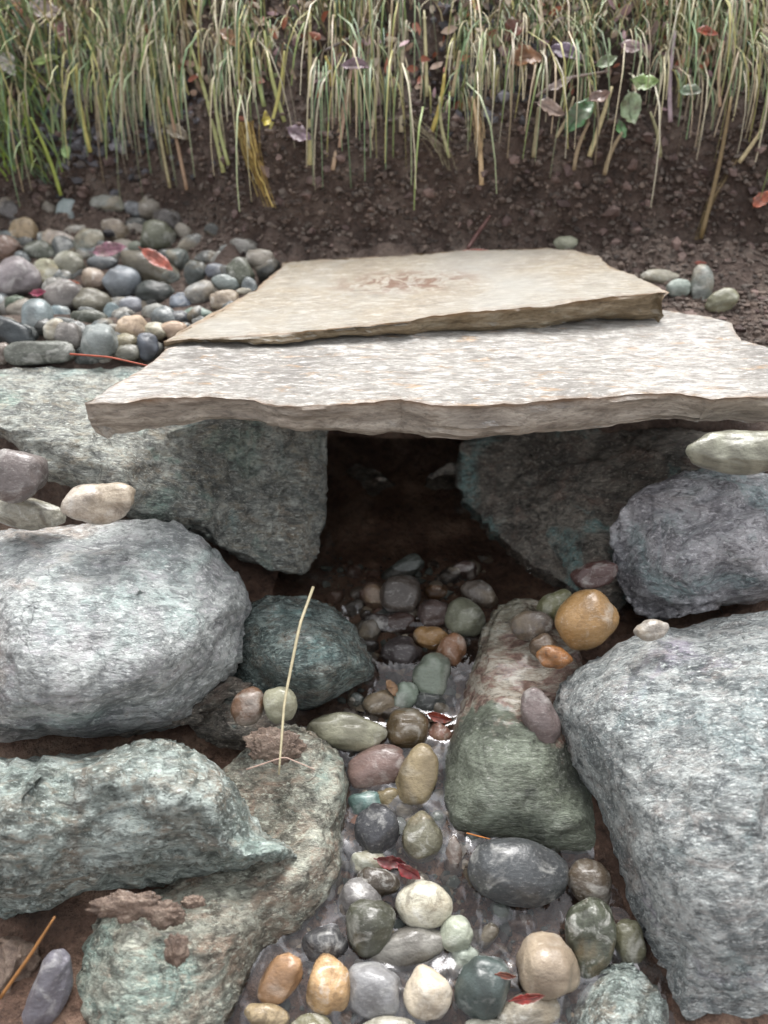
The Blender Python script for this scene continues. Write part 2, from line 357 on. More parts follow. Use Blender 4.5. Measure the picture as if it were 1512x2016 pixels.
# ---------------------------------------------------------------- big rocks
def rock(name, outline, inner, T, mat, label, cat='boulder', rim=None, rough=1., edge=.0075, group=None, seed=0, low=True, shift=0.):
    outline = [(p[0], p[1], p[2] - shift) if len(p) > 2 else p for p in outline]; inner = [(p[0], p[1], p[2] - shift) for p in inner]
    def rd(p):
        if len(p) > 2: return p[2]
        r = rim
        return (min(r, bedd(p[1]) - .01) if low else r) - shift * .8
    n = len(outline)
    pts = [Vector((p[0], p[1])) for p in outline] + [Vector((p[0], p[1])) for p in inner]
    dep = [rd(p) for p in outline] + [p[2] for p in inner]
    res = geometry.delaunay_2d_cdt(pts, [(i, (i + 1) % n) for i in range(n)], [], 1, 1e-4)
    vo, _, fo, orig = res[0], res[1], res[2], res[3]
    bm = bmesh.new(); vs = []
    for v, o in zip(vo, orig):
        d = dep[o[0]] if o else rim
        vs.append(bm.verts.new(at(v.x, v.y, d)))
    idx = {o[0]: k for k, o in enumerate(orig) if o}
    for f in fo:
        try: bm.faces.new([vs[i] for i in f])
        except ValueError: pass
    cx = sum(p[0] for p in outline) / n; cy = sum(p[1] for p in outline) / n
    rings = [[vs[idx[i]] for i in range(n)]]
    for k, t in ((.93, .45), (.7, 1.)):
        rg = []
        for p in outline:
            d = rd(p) + T * t
            q = at(cx + (p[0] - cx) * k, cy + (p[1] - cy) * k, d)
            rg.append(bm.verts.new(q))
        rings.append(rg)
    for a, b in zip(rings, rings[1:]):
        for i in range(n):
            bm.faces.new([a[i], b[i], b[(i + 1) % n], a[(i + 1) % n]])
    pole = bm.verts.new(at(cx, cy, (rim or 1.) + T * 1.1))
    for i in range(n): bm.faces.new([rings[-1][i], pole, rings[-1][(i + 1) % n]])
    bmesh.ops.triangulate(bm, faces=bm.faces[:])
    for _ in range(7):
        es = [e for e in bm.edges if e.calc_length() > edge * 1.7 and (e.verts[0].co - CAM).length < 1.6]
        if not es: break
        bmesh.ops.subdivide_edges(bm, edges=es, cuts=1)
        bmesh.ops.triangulate(bm, faces=[f for f in bm.faces if len(f.verts) > 3])
        if _ < 2: bmesh.ops.smooth_vert(bm, verts=bm.verts[:], factor=.3, use_axis_x=True, use_axis_y=True, use_axis_z=True)
    for _ in range(2): bmesh.ops.smooth_vert(bm, verts=bm.verts[:], factor=.4, use_axis_x=True, use_axis_y=True, use_axis_z=True)
    bmesh.ops.recalc_face_normals(bm, faces=bm.faces[:]); bm.normal_update()
    o_ = Vector((seed * 3.1, seed * 1.7, seed))
    q_ = random.Random(seed * 7 + 1)
    cc_ = at(cx, cy, rim or 1.)
    push = [0.] * len(bm.verts); V0 = [v.co - cc_ for v in bm.verts]
    depthf = .5 if low and rough < .65 else .6 if low else 1.
    if (rim or 0) >= 1.05 and len(outline) > 16 and low: depthf = 1.
    if shift > .02: depthf = .5
    for _k in range(8):
        nn = (-FW + RT * q_.uniform(-.9, .9) + UP * q_.uniform(-.9, .9)).normalized(); cs = -nn.dot(FW)
        pr = [v.dot(nn) for v in V0]; lim = sorted(pr)[int(len(pr) * q_.uniform(.62, .9))]
        for k, e in enumerate(pr):
            if e > lim: push[k] = max(push[k], min(.055 * depthf, (e - lim) / cs))
    for v, e in zip(bm.verts, push):
        if e: v.co += (v.co - CAM).normalized() * e
    bmesh.ops.smooth_vert(bm, verts=bm.verts[:], factor=.35, use_axis_x=True, use_axis_y=True, use_axis_z=True)
    bm.normal_update()
    co = []
    for v in bm.verts:
        p = v.co + o_
        w = Vector((p.x * .8, p.y * 1.3, p.z * 1.6))
        dz = .011 * noise.fractal(w * 6, .9, 2, 2) + .009 * (abs(noise.noise(w * 10)) - .25) + .0045 * (abs(noise.noise(w * 26)) - .25) + .003 * noise.fractal(w * 50, .7, 2.1, 3)
        w2 = Vector((p.x * .6 + p.z * .5, p.y * 1.1, p.z * 1.6 - p.x * .3))
        q = noise.noise(w2 * 8 + Vector((3, 3, 3))) * 5; fl = math.floor(q)
        dz -= .013 * (q - fl - sm((q - fl - .8) / .2)) * (.4 + .6 * sm(noise.noise(w * 4) + .6))
        co.append(v.co + v.normal * dz * rough)
    bm.verts.index_update()
    Fc = [[v.index for v in f.verts] for f in bm.faces]; bm.free()
    o = link(name, co, Fc, mat)
    return tag(o, label, cat, group)
GB = 'boulders lining the stream'
rock('boulder', [(-90, 730, 1.24), (60, 712, 1.27), (200, 714, 1.27), (330, 705, 1.27), (430, 745, 1.27), (640, 800, 1.3), (650, 900, 1.3), (650, 1000, 1.27), (640, 1100, 1.25), (608, 1148, 1.24), (540, 1128, 1.2), (450, 1100, 1.16), (380, 1060, 1.14), (270, 1030, 1.12), (190, 970, 1.1), (90, 935, 1.1), (35, 880, 1.11), (0, 850, 1.12), (-90, 840, 1.14)],
     [(100, 765, 1.19), (20, 790, 1.15), (70, 860, 1.09), (170, 865, 1.075), (280, 880, 1.13), (300, 960, 1.11), (450, 950, 1.19), (590, 980, 1.24), (560, 1070, 1.2), (500, 870, 1.27), (610, 880, 1.26), (400, 1030, 1.11), (200, 780, 1.19), (225, 950, 1.07), (300, 800, 1.19), (450, 820, 1.22)],
     .2, M['lichen'], 'large blue grey boulder carrying the left end of the front slab', rim=1.2, group=GB, seed=1, low=False)
rock('boulder', [(-90, 1050), (0, 1040), (90, 1030), (200, 1018), (340, 1015), (385, 1035), (440, 1095), (488, 1140), (502, 1190), (480, 1235), (492, 1290), (470, 1335), (420, 1380), (380, 1425), (320, 1445), (200, 1462), (100, 1462), (-90, 1462)],
     [(230, 1100, 1.02), (60, 1110, 1.), (380, 1130, 1.03), (230, 1200, .96), (100, 1300, .91), (300, 1270, .93), (430, 1220, 1.), (200, 1370, .92), (330, 1340, .955), (430, 1310, 1.01), (310, 1400, 1.0), (160, 1435, .96), (0, 1200, .94), (0, 1420, .93), (60, 1390, .905)],
     .22, M['pale'], 'large pale grey boulder at the left edge, below the white cobble', rim=1.08, group=GB, seed=2, rough=.7)
rock('boulder', [(455, 1200), (530, 1163), (600, 1168), (660, 1188), (702, 1225), (735, 1290), (748, 1335), (700, 1362), (620, 1405), (560, 1405), (480, 1370), (430, 1330), (440, 1250)],
     [(600, 1240, 1.13), (690, 1290, 1.13), (540, 1310, 1.11), (640, 1345, 1.11), (720, 1325, 1.15), (520, 1210, 1.17)],
     .15, M['teal'], 'low wet dark teal boulder dipping into the stream below the tunnel mouth', rim=1.2, group=GB, seed=3, rough=.6, shift=.04)
rock('boulder', [(-90, 1480), (50, 1492), (130, 1475), (230, 1462), (320, 1442), (372, 1466), (430, 1498), (472, 1540), (512, 1590), (548, 1640), (592, 1672), (602, 1692), (560, 1712), (480, 1738), (380, 1750), (260, 1758), (150, 1780), (110, 1800), (60, 1812), (0, 1810), (-90, 1805)],
     [(60, 1530, .92), (200, 1528, .92), (330, 1545, .915), (420, 1590, .93), (545, 1672, .94), (250, 1495, .97), (100, 1500, .97), (150, 1640, .935), (60, 1570, .93), (350, 1665, .95), (40, 1750, .93), (0, 1600, .91), (240, 1710, .96), (250, 1600, .95), (300, 1620, .925), (460, 1700, .94)],
     .2, M['green'], 'angular green and grey boulder with a dark ledge, below the large pale one', rim=1.0, group=GB, seed=4, rough=1.0, shift=.03)
rock('boulder', [(500, 1440), (570, 1415), (640, 1440), (690, 1485), (686, 1600), (692, 1700), (655, 1790), (600, 1855), (525, 1890), (495, 1950), (450, 2030), (440, 2110), (150, 2110), (132, 1960), (138, 1880), (158, 1828), (190, 1775), (300, 1735), (350, 1650), (400, 1550)],
     [(610, 1500, 1.06), (640, 1600, 1.035), (600, 1700, 1.0), (645, 1690, 1.015), (520, 1760, .975), (400, 1800, .945), (250, 1850, .91), (200, 1950, .90), (350, 1920, .91), (450, 1860, .945), (300, 1775, .965), (580, 1810, .99), (480, 1600, 1.08), (300, 2050, .89), (430, 1960, .935), (250, 1780, .955)],
     .2, M['brownst'], 'mottled brown and green boulder at lower left with mud on its top', rim=1.09, group=GB, seed=5, shift=.03, rough=.7)
rock('boulder', [(890, 850), (1000, 830), (1200, 825, 1.33), (1440, 840, 1.24), (1450, 930, 1.21), (1330, 1010, 1.2), (1260, 1100, 1.22), (1245, 1200, 1.22), (1190, 1262, 1.22), (1080, 1250), (1000, 1200), (955, 1150), (918, 1080), (895, 980)],
     [(1060, 1000, 1.31), (1100, 1130, 1.25), (980, 1040, 1.33), (1200, 950, 1.24), (1330, 900, 1.2), (1190, 1080, 1.2), (1150, 1200, 1.2), (1000, 920, 1.38)],
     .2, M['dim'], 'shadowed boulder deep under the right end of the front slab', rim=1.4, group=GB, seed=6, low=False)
rock('boulder', [(1212, 1008), (1250, 962), (1310, 930), (1380, 914), (1450, 930), (1620, 940), (1620, 1175), (1512, 1190), (1440, 1200), (1380, 1216), (1300, 1226), (1238, 1200), (1206, 1130), (1200, 1060)],
     [(1290, 1010, 1.12), (1400, 960, 1.13), (1420, 1060, 1.06), (1300, 1120, 1.09), (1520, 1010, 1.07), (1500, 1120, 1.06), (1370, 1170, 1.08)],
     .18, M['mauve'], 'pale grey boulder at the right edge, under the long olive cobble', rim=1.2, group=GB, seed=7, low=False)
rock('boulder', [(1235, 1258), (1290, 1228), (1350, 1232), (1430, 1210), (1512, 1190), (1640, 1175), (1640, 2110), (1350, 2110), (1312, 1990), (1290, 1930), (1240, 1850), (1205, 1750), (1192, 1680), (1165, 1600), (1122, 1530), (1097, 1460), (1080, 1400), (1090, 1345), (1130, 1312), (1180, 1290)],
     [(1200, 1345, 1.01), (1140, 1420, 1.01), (1300, 1290, 1.02), (1400, 1400, .93), (1240, 1480, .94), (1300, 1630, .90), (1265, 1750, .93), (1400, 1700, .86), (1500, 1500, .865), (1500, 1290, .98), (1370, 1850, .875), (1520, 1850, .85), (1185, 1530, .985), (1230, 1650, .96), (1300, 1830, .9), (1340, 1960, .89)],
     .22, M['blue'], 'very large speckled blue grey boulder filling the lower right', rim=1.08, group=GB, seed=8, rough=.75, shift=.02)
rock('boulder', [(975, 1185), (1030, 1168), (1100, 1200), (1160, 1300), (1150, 1400), (1165, 1500), (1190, 1600), (1200, 1690), (1130, 1694), (1000, 1665), (885, 1640), (866, 1580), (870, 1500), (888, 1440), (908, 1370), (928, 1310), (948, 1250)],
     [(900, 1445, 1.105), (960, 1428, 1.08), (1030, 1430, 1.08), (1100, 1450, 1.09), (1010, 1250, 1.2), (1040, 1350, 1.13), (1100, 1300, 1.16), (960, 1340, 1.14), (950, 1550, 1.055), (1050, 1560, 1.05), (1130, 1620, 1.05), (920, 1600, 1.065)],
     .15, M['banded'], 'boulder with a pinkish top and dark green lower face, right bank of the stream', rim=1.2, group=GB, seed=9, shift=.035, rough=.6)
rock('boulder', [(1100, 2110), (1108, 1990), (1130, 1950), (1180, 1912), (1240, 1888), (1292, 1930), (1330, 1990), (1370, 2110)],
     [(1210, 1960, .915), (1250, 2030, .89), (1170, 2040, .9)],
     .12, M['green'], 'small green grey boulder cut by the bottom edge, right of the stream', rim=.96, group=GB, seed=10, shift=.015, rough=.4)
rock('stone', [(-70, 1850), (20, 1830), (90, 1850), (110, 1900), (70, 1990), (40, 2110), (-70, 2110)],
     [(0, 1900, .93), (50, 1900, .93), (10, 2000, .9)], .1, M['mud'], 'muddy red brown stone in the bottom left corner', 'stone', rim=.97, seed=11)
rock('stone', [(345, 1400), (420, 1355), (480, 1340), (530, 1370), (580, 1420), (600, 1470), (560, 1520), (480, 1530), (420, 1490), (370, 1460)],
     [(460, 1410, 1.08), (520, 1460, 1.07), (430, 1440, 1.09)], .12, M['dim'], 'dark brown damp stone wedged between the left boulders', 'stone', rim=1.13, seed=12)
rock('stone', [(810, 1000), (850, 920), (930, 900), (990, 960), (980, 1060), (900, 1100), (820, 1080)],
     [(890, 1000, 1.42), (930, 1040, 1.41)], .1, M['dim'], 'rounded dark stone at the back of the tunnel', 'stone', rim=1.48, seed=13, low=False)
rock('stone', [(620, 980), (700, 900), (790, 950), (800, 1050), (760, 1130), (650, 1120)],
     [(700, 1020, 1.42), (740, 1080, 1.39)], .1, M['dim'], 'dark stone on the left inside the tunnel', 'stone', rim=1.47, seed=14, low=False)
rock('stone', [(270, 1335, 1.1), (350, 1340, 1.1), (470, 1330, 1.1), (510, 1345, 1.12), (440, 1390, 1.1), (350, 1440, 1.08), (230, 1462, 1.06), (170, 1400, 1.06)],
     [(400, 1370, 1.07), (300, 1400, 1.04)], .08, M['dim'], 'dark shaded underside of the large pale boulder, added as a flat piece', 'stone', rim=1.1, seed=15)  # shade under the pale boulder, given as an added darker piece

# ---------------------------------------------------------------- slabs
def slab(name, pts, ztop, zbot, mat, label, seed, inset=.004):
    # pts: world xy outline; ztop(x,y), zbot(x,y)
    out = []
    n = len(pts)
    for i in range(n):
        a, b = pts[i], pts[(i + 1) % n]; L = math.dist(a, b); k = max(1, int(L / .006))
        for j in range(k):
            t = j / k; x = a[0] + (b[0] - a[0]) * t; y = a[1] + (b[1] - a[1]) * t
            w = Vector((x * 1, y, seed))
            nxn, nyn = (b[1] - a[1]) / L, -(b[0] - a[0]) / L
            q = .0035 * noise.fractal(w * 24, .6, 2, 4) + .003 * noise.noise(w * 6)
            out.append(((x + nxn * q, y + nyn * q), (nxn, nyn)))
    n = len(out)
    xs_ = [p[0][0] for p in out]; ys_ = [p[0][1] for p in out]
    loop = [Vector(p[0]) for p in out]
    inner = []
    st = .011; y = min(ys_)
    poly = [p[0] for p in out]
    def inside(x, y):
        c = False; j = n - 1
        for i in range(n):
            (xi, yi), (xj, yj) = poly[i], poly[j]
            if (yi > y) != (yj > y) and x < (xj - xi) * (y - yi) / (yj - yi) + xi: c = not c
            j = i
        return c
    rr = random.Random(seed)
    while y < max(ys_):
        x = min(xs_)
        while x < max(xs_):
            xx, yy = x + rr.uniform(-.3, .3) * st, y + rr.uniform(-.3, .3) * st
            if inside(xx, yy) and all(inside(xx + ox, yy + oy) for ox, oy in ((.006, 0), (-.006, 0), (0, .006), (0, -.006))): inner.append(Vector((xx, yy)))
            x += st
        y += st
    res = geometry.delaunay_2d_cdt(loop + inner, [(i, (i + 1) % n) for i in range(n)], [], 1, 1e-5)
    vo, fo, orig = res[0], res[2], res[3]
    V = []; tint = []
    idx = {}
    for k, (v, o) in enumerate(zip(vo, orig)):
        w = Vector((v.x, v.y * 1.6, seed))
        rimv = bool(o) and o[0] < n
        dz = .0035 * noise.fractal(w * 9, .8, 2, 4) + .0012 * noise.noise(w * 60)
        if rimv: dz -= .002
        V.append((v.x, v.y, ztop(v.x, v.y) + dz)); tint.append((.3,) * 3 + (1,) if rimv else (0, 0, 0, 1))
        for q in o: idx[q] = k
    Fc = [tuple(f) for f in fo]
    prev = [idx[i] for i in range(n)]
    LV = [.05, .14, .24, .34, .45, .56, .67, .78, .88, .96, 1.]
    for li, t in enumerate(LV):
        cur = []
        for (p, nn) in out:
            zt, zb = ztop(*p), zbot(*p) - .004
            w = Vector((p[0] * 7, p[1] * 7, seed + li * 2.3))
            big = Vector((p[0] * 9, p[1] * 9, seed + t * 1.5))
            bt = noise.noise(big)
            b2 = noise.noise(Vector((p[0] * 22, p[1] * 22, seed + t * 4))); off = .0025 * noise.noise(w) + .010 * bt + .006 * (math.floor(bt * 3) / 3) + .004 * abs(b2) - .010 * sm((t - .75) / .25) - .003
            if t < .1: off = -.001
            zb += .009 * noise.fractal(Vector((p[0] * 8, p[1] * 8, 9)), .7, 2, 4)
            cur.append(len(V)); V.append((p[0] + nn[0] * off, p[1] + nn[1] * off, zt + (zb - zt) * t))
            tint.append((.55, .55, .55, 1) if t < .1 else ((.18, .18, .18, 1) if t < .2 else (0, 0, 0, 1)))
        for i in range(n):
            j = (i + 1) % n
            Fc.append((prev[i], cur[i], cur[j], prev[j]))
        prev = cur
    res = geometry.delaunay_2d_cdt([Vector(V[i][:2]) for i in prev], [(i, (i + 1) % n) for i in range(n)], [], 1, 1e-7)
    mp = {k: prev[o[0]] for k, o in enumerate(res[3]) if o}
    for f in res[2]:
        if all(i in mp for i in f): Fc.append(tuple(mp[i] for i in reversed(f)))
    o = link(name, V, Fc, mat, attr=tint)
    b = bmesh.new(); b.from_mesh(o.data); bmesh.ops.recalc_face_normals(b, faces=b.faces[:]); b.to_mesh(o.data); b.free()
    o.data.set_sharp_from_angle(angle=R(50)) if hasattr(o.data, 'set_sharp_from_angle') else None
    return tag(o, label, 'stone slab', 'slabs bridging the stream')
Z1 = .60
px1 = [(165, 790), (300, 785), (420, 781), (500, 786), (545, 797), (690, 792), (790, 783), (850, 795), (940, 797), (1010, 792), (1100, 784), (1250, 775), (1330, 772), (1400, 783), (1460, 778), (1560, 776), (1720, 770), (1740, 700), (1600, 688), (1512, 682), (1458, 668), (1442, 634), (1400, 622), (1335, 615), (1100, 590), (600, 610), (400, 650), (345, 668), (300, 712), (225, 752)]
P1 = [tuple(atz(x, y, Z1).xy) for x, y in px1]
slab('stone_slab', P1, lambda x, y: Z1, lambda x, y: Z1 - .051 + .012 * math.exp(-((x + .2) / .1) ** 2), M['slab1'], 'silvery grey speckled stone slab in front, spanning the dark opening', 3)
def z2(x, y): return Z1 + .010 + (x + .35) * .052 + (y - 1.2) * .012
px2 = [(322, 671), (500, 660), (640, 648), (780, 634), (850, 622), (980, 608), (1120, 596), (1230, 580), (1320, 573), (1270, 548), (1200, 520), (1178, 503), (1150, 497), (1080, 485), (980, 489), (900, 492), (740, 503), (560, 515), (545, 530), (500, 570), (400, 630)]
P2 = []
for x, y in px2:
    z = Z1 + .02
    for _ in range(5): p = atz(x, y, z); z = z2(p.x, p.y)
    P2.append((p.x, p.y))
slab('stone_slab', P2, z2, lambda x, y: Z1 + .0035, M['slab2'], 'tan yellowish stone slab behind, lying on the back of the front slab', 8)

# ---------------------------------------------------------------- pebbles
_ico = {}
def ico(k):
    if k not in _ico:
        b = bmesh.new(); bmesh.ops.create_icosphere(b, subdivisions=k, radius=1)
        b.verts.index_update()
        _ico[k] = ([v.co.copy() for v in b.verts], [[v.index for v in f.verts] for f in b.faces]); b.free()
    return _ico[k]
KEEP = .88
npeb = [0]
def pebble(cx, cy, a, b, rot, col, kind, label, wet, group, name='pebble', cat='pebble', d=None, lift=.35, taper=0., deep=.8, lump=.15):
    npeb[0] += 1; sd_ = npeb[0]
    c = min(a, b) * deep
    if d is None:
        d = hit(cx, cy)
        d -= c * d / F * (lift + (.6 if group.startswith('cobbles piled') else .25))
    u = d / F
    vs, fs = ico(5 if max(a, b) > 70 else 4 if max(a, b) > 22 else 3)
    th = R(rot); ct, st = math.cos(th), math.sin(th)
    o = Vector((sd_ * 1.37, sd_ * .71, sd_ * .33)); out = []
    cen = at(cx, cy, d); sq = 1.22 + .2 * math.sin(sd_ * 5.1)
    for v in vs:
        p = Vector([math.copysign(abs(t) ** (1 / sq), t) if t else 0 for t in v]).lerp(v, .35); p = p * (1 / max(.9, p.length ** .6))
        r = 1 + lump * noise.noise(v * 1.1 + o) * 1.6 + lump * .4 * noise.noise(v * 2.6 + o) + .018 * noise.fractal(v * 5 + o, .8, 2, 3)
        p = p * r
        x, y, z = p.x * a * (1 + taper * p.y), p.y * b, p.z * c
        X, Y = x * ct - y * st, x * st + y * ct       # image coords, y down, rot clockwise
        out.append(cen + RT * (X * u) - UP * (Y * u) - FW * (z * u))
    ob = link(name, out, fs, M[kind + str(wet)]); ob.color = lin(col, KEEP)
    return tag(ob, label, cat, group)

def table(txt, sx, sy, z, wet, group, **kw):
    for ln in txt.strip().split('\n'):
        a, lab = ln.split('|'); t = a.split()
        ex = dict(kw)
        for q in t[7:]:
            k, v = q.split('='); ex[k] = float(v)
        pebble(sx + float(t[0]) / z, sy + float(t[1]) / z, float(t[2]) / z, float(t[3]) / z, float(t[4]), t[5], {'p': 'plain', 'm': 'mottled', 'b': 'banded'}[t[6]], lab.strip(), wet, group, **ex)

G1 = 'cobbles piled left of the slabs'
table('''
110 165 135 60 22 5f5a58 p | flat dark brown grey cobble at the left edge, topmost of the left pile
130 268 74 84 -5 a08a68 m | upright tan and cream cobble second from the left at the top of the left pile
370 197 70 106 0 8d9a9a p | tall pale blue grey egg-shaped cobble standing at the top of the left pile
250 165 52 34 0 9aa3a6 p | small pale grey pebble just left of the tall blue grey egg
570 112 88 48 0 8a8c84 m | broad pale grey cobble at the top of the left pile, right of the tall egg
720 138 60 42 10 74777a m | grey cobble half in the soil, left above the big olive round one
615 250 74 60 25 84786a m | tan grey cobble between the tall blue grey egg and the big olive round one
840 288 92 88 10 5f614e p | big smooth olive round cobble against the soil bank
35 350 76 66 35 7c6152 m | angular red brown stone at the left edge of the left pile
310 315 88 60 20 a3968a m | pinkish cream cobble below the tall blue grey egg
212 364 80 52 0 5e6254 p | dark olive oval pebble in front of the pinkish cream cobble
470 315 78 68 -30 7f8276 m | mottled grey green cobble left of the pink leaf
370 434 82 68 10 858371 p | smooth olive cream cobble below the mottled grey green one
90 505 118 108 0 8b8284 p lift=.5 | large mauve grey cobble at the left edge of the left pile
243 478 76 72 0 a09d82 m | mottled cream cobble touching the large mauve grey one
545 425 80 44 5 73787a p | grey cobble directly under the pink leaf
790 455 172 80 25 67604f b lift=.6 | long brown and cream banded cobble carrying the coral leaf
940 410 62 62 0 6a716b m | grey green cobble right of the coral leaf
1035 475 60 72 0 555b58 m | dark grey upright pebble behind the mottled white one
1150 470 58 40 0 6c7079 p | small blue grey pebble left of the olive standing cobble
1278 482 70 86 -22 5b5f4f p | olive cobble leaning against the soil near the tan slab
1202 532 74 46 0 88938f p lift=.6 | smooth pale blue grey oval pebble near the tan slab
820 582 102 62 5 383d39 b lift=.6 | dark green black oval cobble under the long banded one
650 530 88 90 30 7f868c b | blue grey cobble with light stripes left of the dark green black one
500 512 66 62 0 9b8676 m | pinkish tan pebble left of the striped blue grey cobble
340 602 100 84 0 7c7570 p lift=.5 | round taupe cobble in the middle of the left pile
500 645 104 78 8 6b6654 p lift=.5 | olive brown round cobble right of the taupe one
1070 592 90 66 -20 8f8e89 m | mottled white and grey cobble near the left edge of the tan slab
960 640 62 52 0 727a85 m | blue grey pebble left of the mottled white cobble
1192 628 84 56 0 9c8c79 m | tan pink pebble half under the tan slab edge
700 662 76 52 0 8d8f96 p | pale lilac grey pebble below the dark green black cobble
825 697 72 54 0 85867f m | pale grey mottled pebble right of the lilac grey one
1050 702 82 40 0 7e9084 p | flat pale green pebble beside the tan slab edge
950 718 62 38 0 4c4f54 m | dark grey flat pebble left of the pale green one
470 718 92 44 5 4d5043 p | flat dark olive pebble under the olive brown round one
190 722 84 104 8 7f8b8d b lift=.5 | tall pale blue grey cobble left of centre in the left pile
318 702 62 48 0 6d7f84 p | blue grey pebble behind the pale cream one
295 785 66 62 0 b5b0a0 m | pale cream white pebble right of the tall blue grey one
365 822 82 80 10 7a7570 p lift=.5 | taupe grey cobble in front of the flat dark olive pebble
55 800 138 76 25 2f3639 b lift=.6 | large blue black cobble with a pale streak at the left edge
200 907 184 68 -3 60635a p lift=.9 | long grey olive cobble lying at the front left of the pile
530 848 102 96 15 7d8482 p lift=.7 | smooth grey blue cobble above the red twig
700 772 84 66 -8 c2a98e m lift=.6 | bright peach white cobble near the left corner of the front slab
820 795 64 54 0 969078 m | olive cream pebble right of the bright peach white one
930 782 72 48 0 bb9f83 p | peach pebble touching the tan slab corner
785 872 58 72 -5 535963 b lift=.7 | slate blue pebble with pale streak by the front slab corner
670 858 62 60 0 837b60 p | tan olive pebble left of the slate blue one
20 640 44 52 0 9fa5a5 p | pale grey pebble at the left edge, above the blue black cobble
82 645 60 52 0 4c5a45 p | dark mossy green pebble under the large mauve grey one
600 705 52 62 0 65777a p | small blue pebble left of the lilac grey one
732 240 40 34 0 71757b p | tiny blue grey pebble left of the big olive round cobble
890 200 90 62 20 5a5450 m lift=.1 | soil coated dark clod-like cobble above the big olive round one
1400 492 52 28 0 6f666c p | small mauve pebble between the soil and the tan slab
1300 578 42 24 0 a39c88 p | tiny cream pebble under the leaning olive cobble
720 345 48 32 0 6e7464 p | small green grey pebble between the two fallen leaves
890 500 60 50 0 666c66 m | grey pebble behind the right end of the long banded cobble
680 905 72 46 0 6d6c60 p lift=.6 | grey olive pebble behind the red twig
20 905 60 60 0 7b6d62 m | brown pebble at the left edge behind the long grey olive cobble
30 130 60 50 0 7a736e m lift=0 | grey brown cobble in the upper left corner of the left pile
450 200 50 40 0 7b8080 m lift=0 | small grey stone between the tall egg and the tan grey cobble
''', 0, 360, 2.7, 0, G1, name='cobble', cat='cobble')
rr = random.Random(5)
for i in range(110):
    px, py = rr.uniform(-60, 560), rr.uniform(400, 705)
    if py < 400 + (px - 330) * .55 or px > 520 - (py - 560) * 1.0: continue
    pebble(px, py, rr.uniform(17, 30), rr.uniform(14, 24), rr.uniform(-40, 40), rr.choice(['6b6c68', '7d7a72', '565a58', '857d70', '6f7778', '4d4e4a']), rr.choice(['plain', 'mottled']),
           'small dull pebble filling a gap low in the left pile', 0, G1, lift=-.25)

G2 = 'pebbles at the right of the tan slab'
table('''
1113 481 24 16 0 8f9078 p | small pale olive pebble behind the back edge of the tan slab
1381 562 23 40 5 7b8079 m lift=.6 | upright grey pebble in the notch right of the tan slab
1424 591 33 22 -22 8e8d6f p lift=.8 | olive cream pebble leaning by the upright grey one, right of the tan slab
1335 568 26 18 0 95a096 p lift=.6 | pale green white pebble touching the right corner of the tan slab
1300 545 40 14 4 9c9784 m lift=.3 | flat pale pebble in the soil above the right corner of the tan slab
''', 0, 0, 1, 0, G2)
G3 = 'cobbles resting on the boulders'
table('''
1470 888 104 43 2 979784 b d=1.045 deep=.9 | long olive cobble with a pale band, right edge under the front slab
32 937 58 50 5 756b68 p d=1.06 | round taupe cobble at the left edge beside the blue grey boulder
196 988 70 40 -3 c4b7a6 m d=1.045 deep=.8 lump=.16 | white and brown lumpy cobble on top of the large pale boulder
50 1010 74 32 6 9f9c8c m d=1.1 | flat tan cobble at the left edge behind the white lumpy one
1155 1220 64 52 -42 ab8142 p d=1.13 lump=.09 | large smooth amber cobble on the right bank
1098 1192 38 30 -15 7a7a55 p d=1.18 | olive pebble tucked behind the large amber cobble
1170 1133 42 27 -12 5c3f3a p d=1.19 lump=.2 | dark red brown angular stone above the large amber cobble
1048 1232 42 28 -10 6d6259 m d=1.165 | muddy taupe stone left of the large amber cobble
1092 1293 35 22 5 a0641c m d=1.11 lump=.2 | small golden orange nugget below the large amber cobble
1070 1272 28 24 0 7d664e p d=1.15 | tan brown pebble behind the golden orange nugget
1062 1412 34 58 -22 7b6c69 p d=1.09 | mauve brown cobble wedged against the very large right boulder
1283 1240 34 20 -12 a39b90 m d=1.04 | small pale stone at the top corner of the very large right boulder
488 1393 32 38 15 7d5c42 p d=1.07 | brown orange pebble left of the cream one at the left bank
552 1388 33 38 -10 9c9a80 p d=1.06 | cream olive round pebble beside the straw stalk
''', 0, 0, 1, 1, G3, name='cobble', cat='cobble')
pebble(95, 1955, 40, 90, 22, '76737c', 'plain', 'long mauve grey stone at the bottom left corner', 0, G3, d=.935)

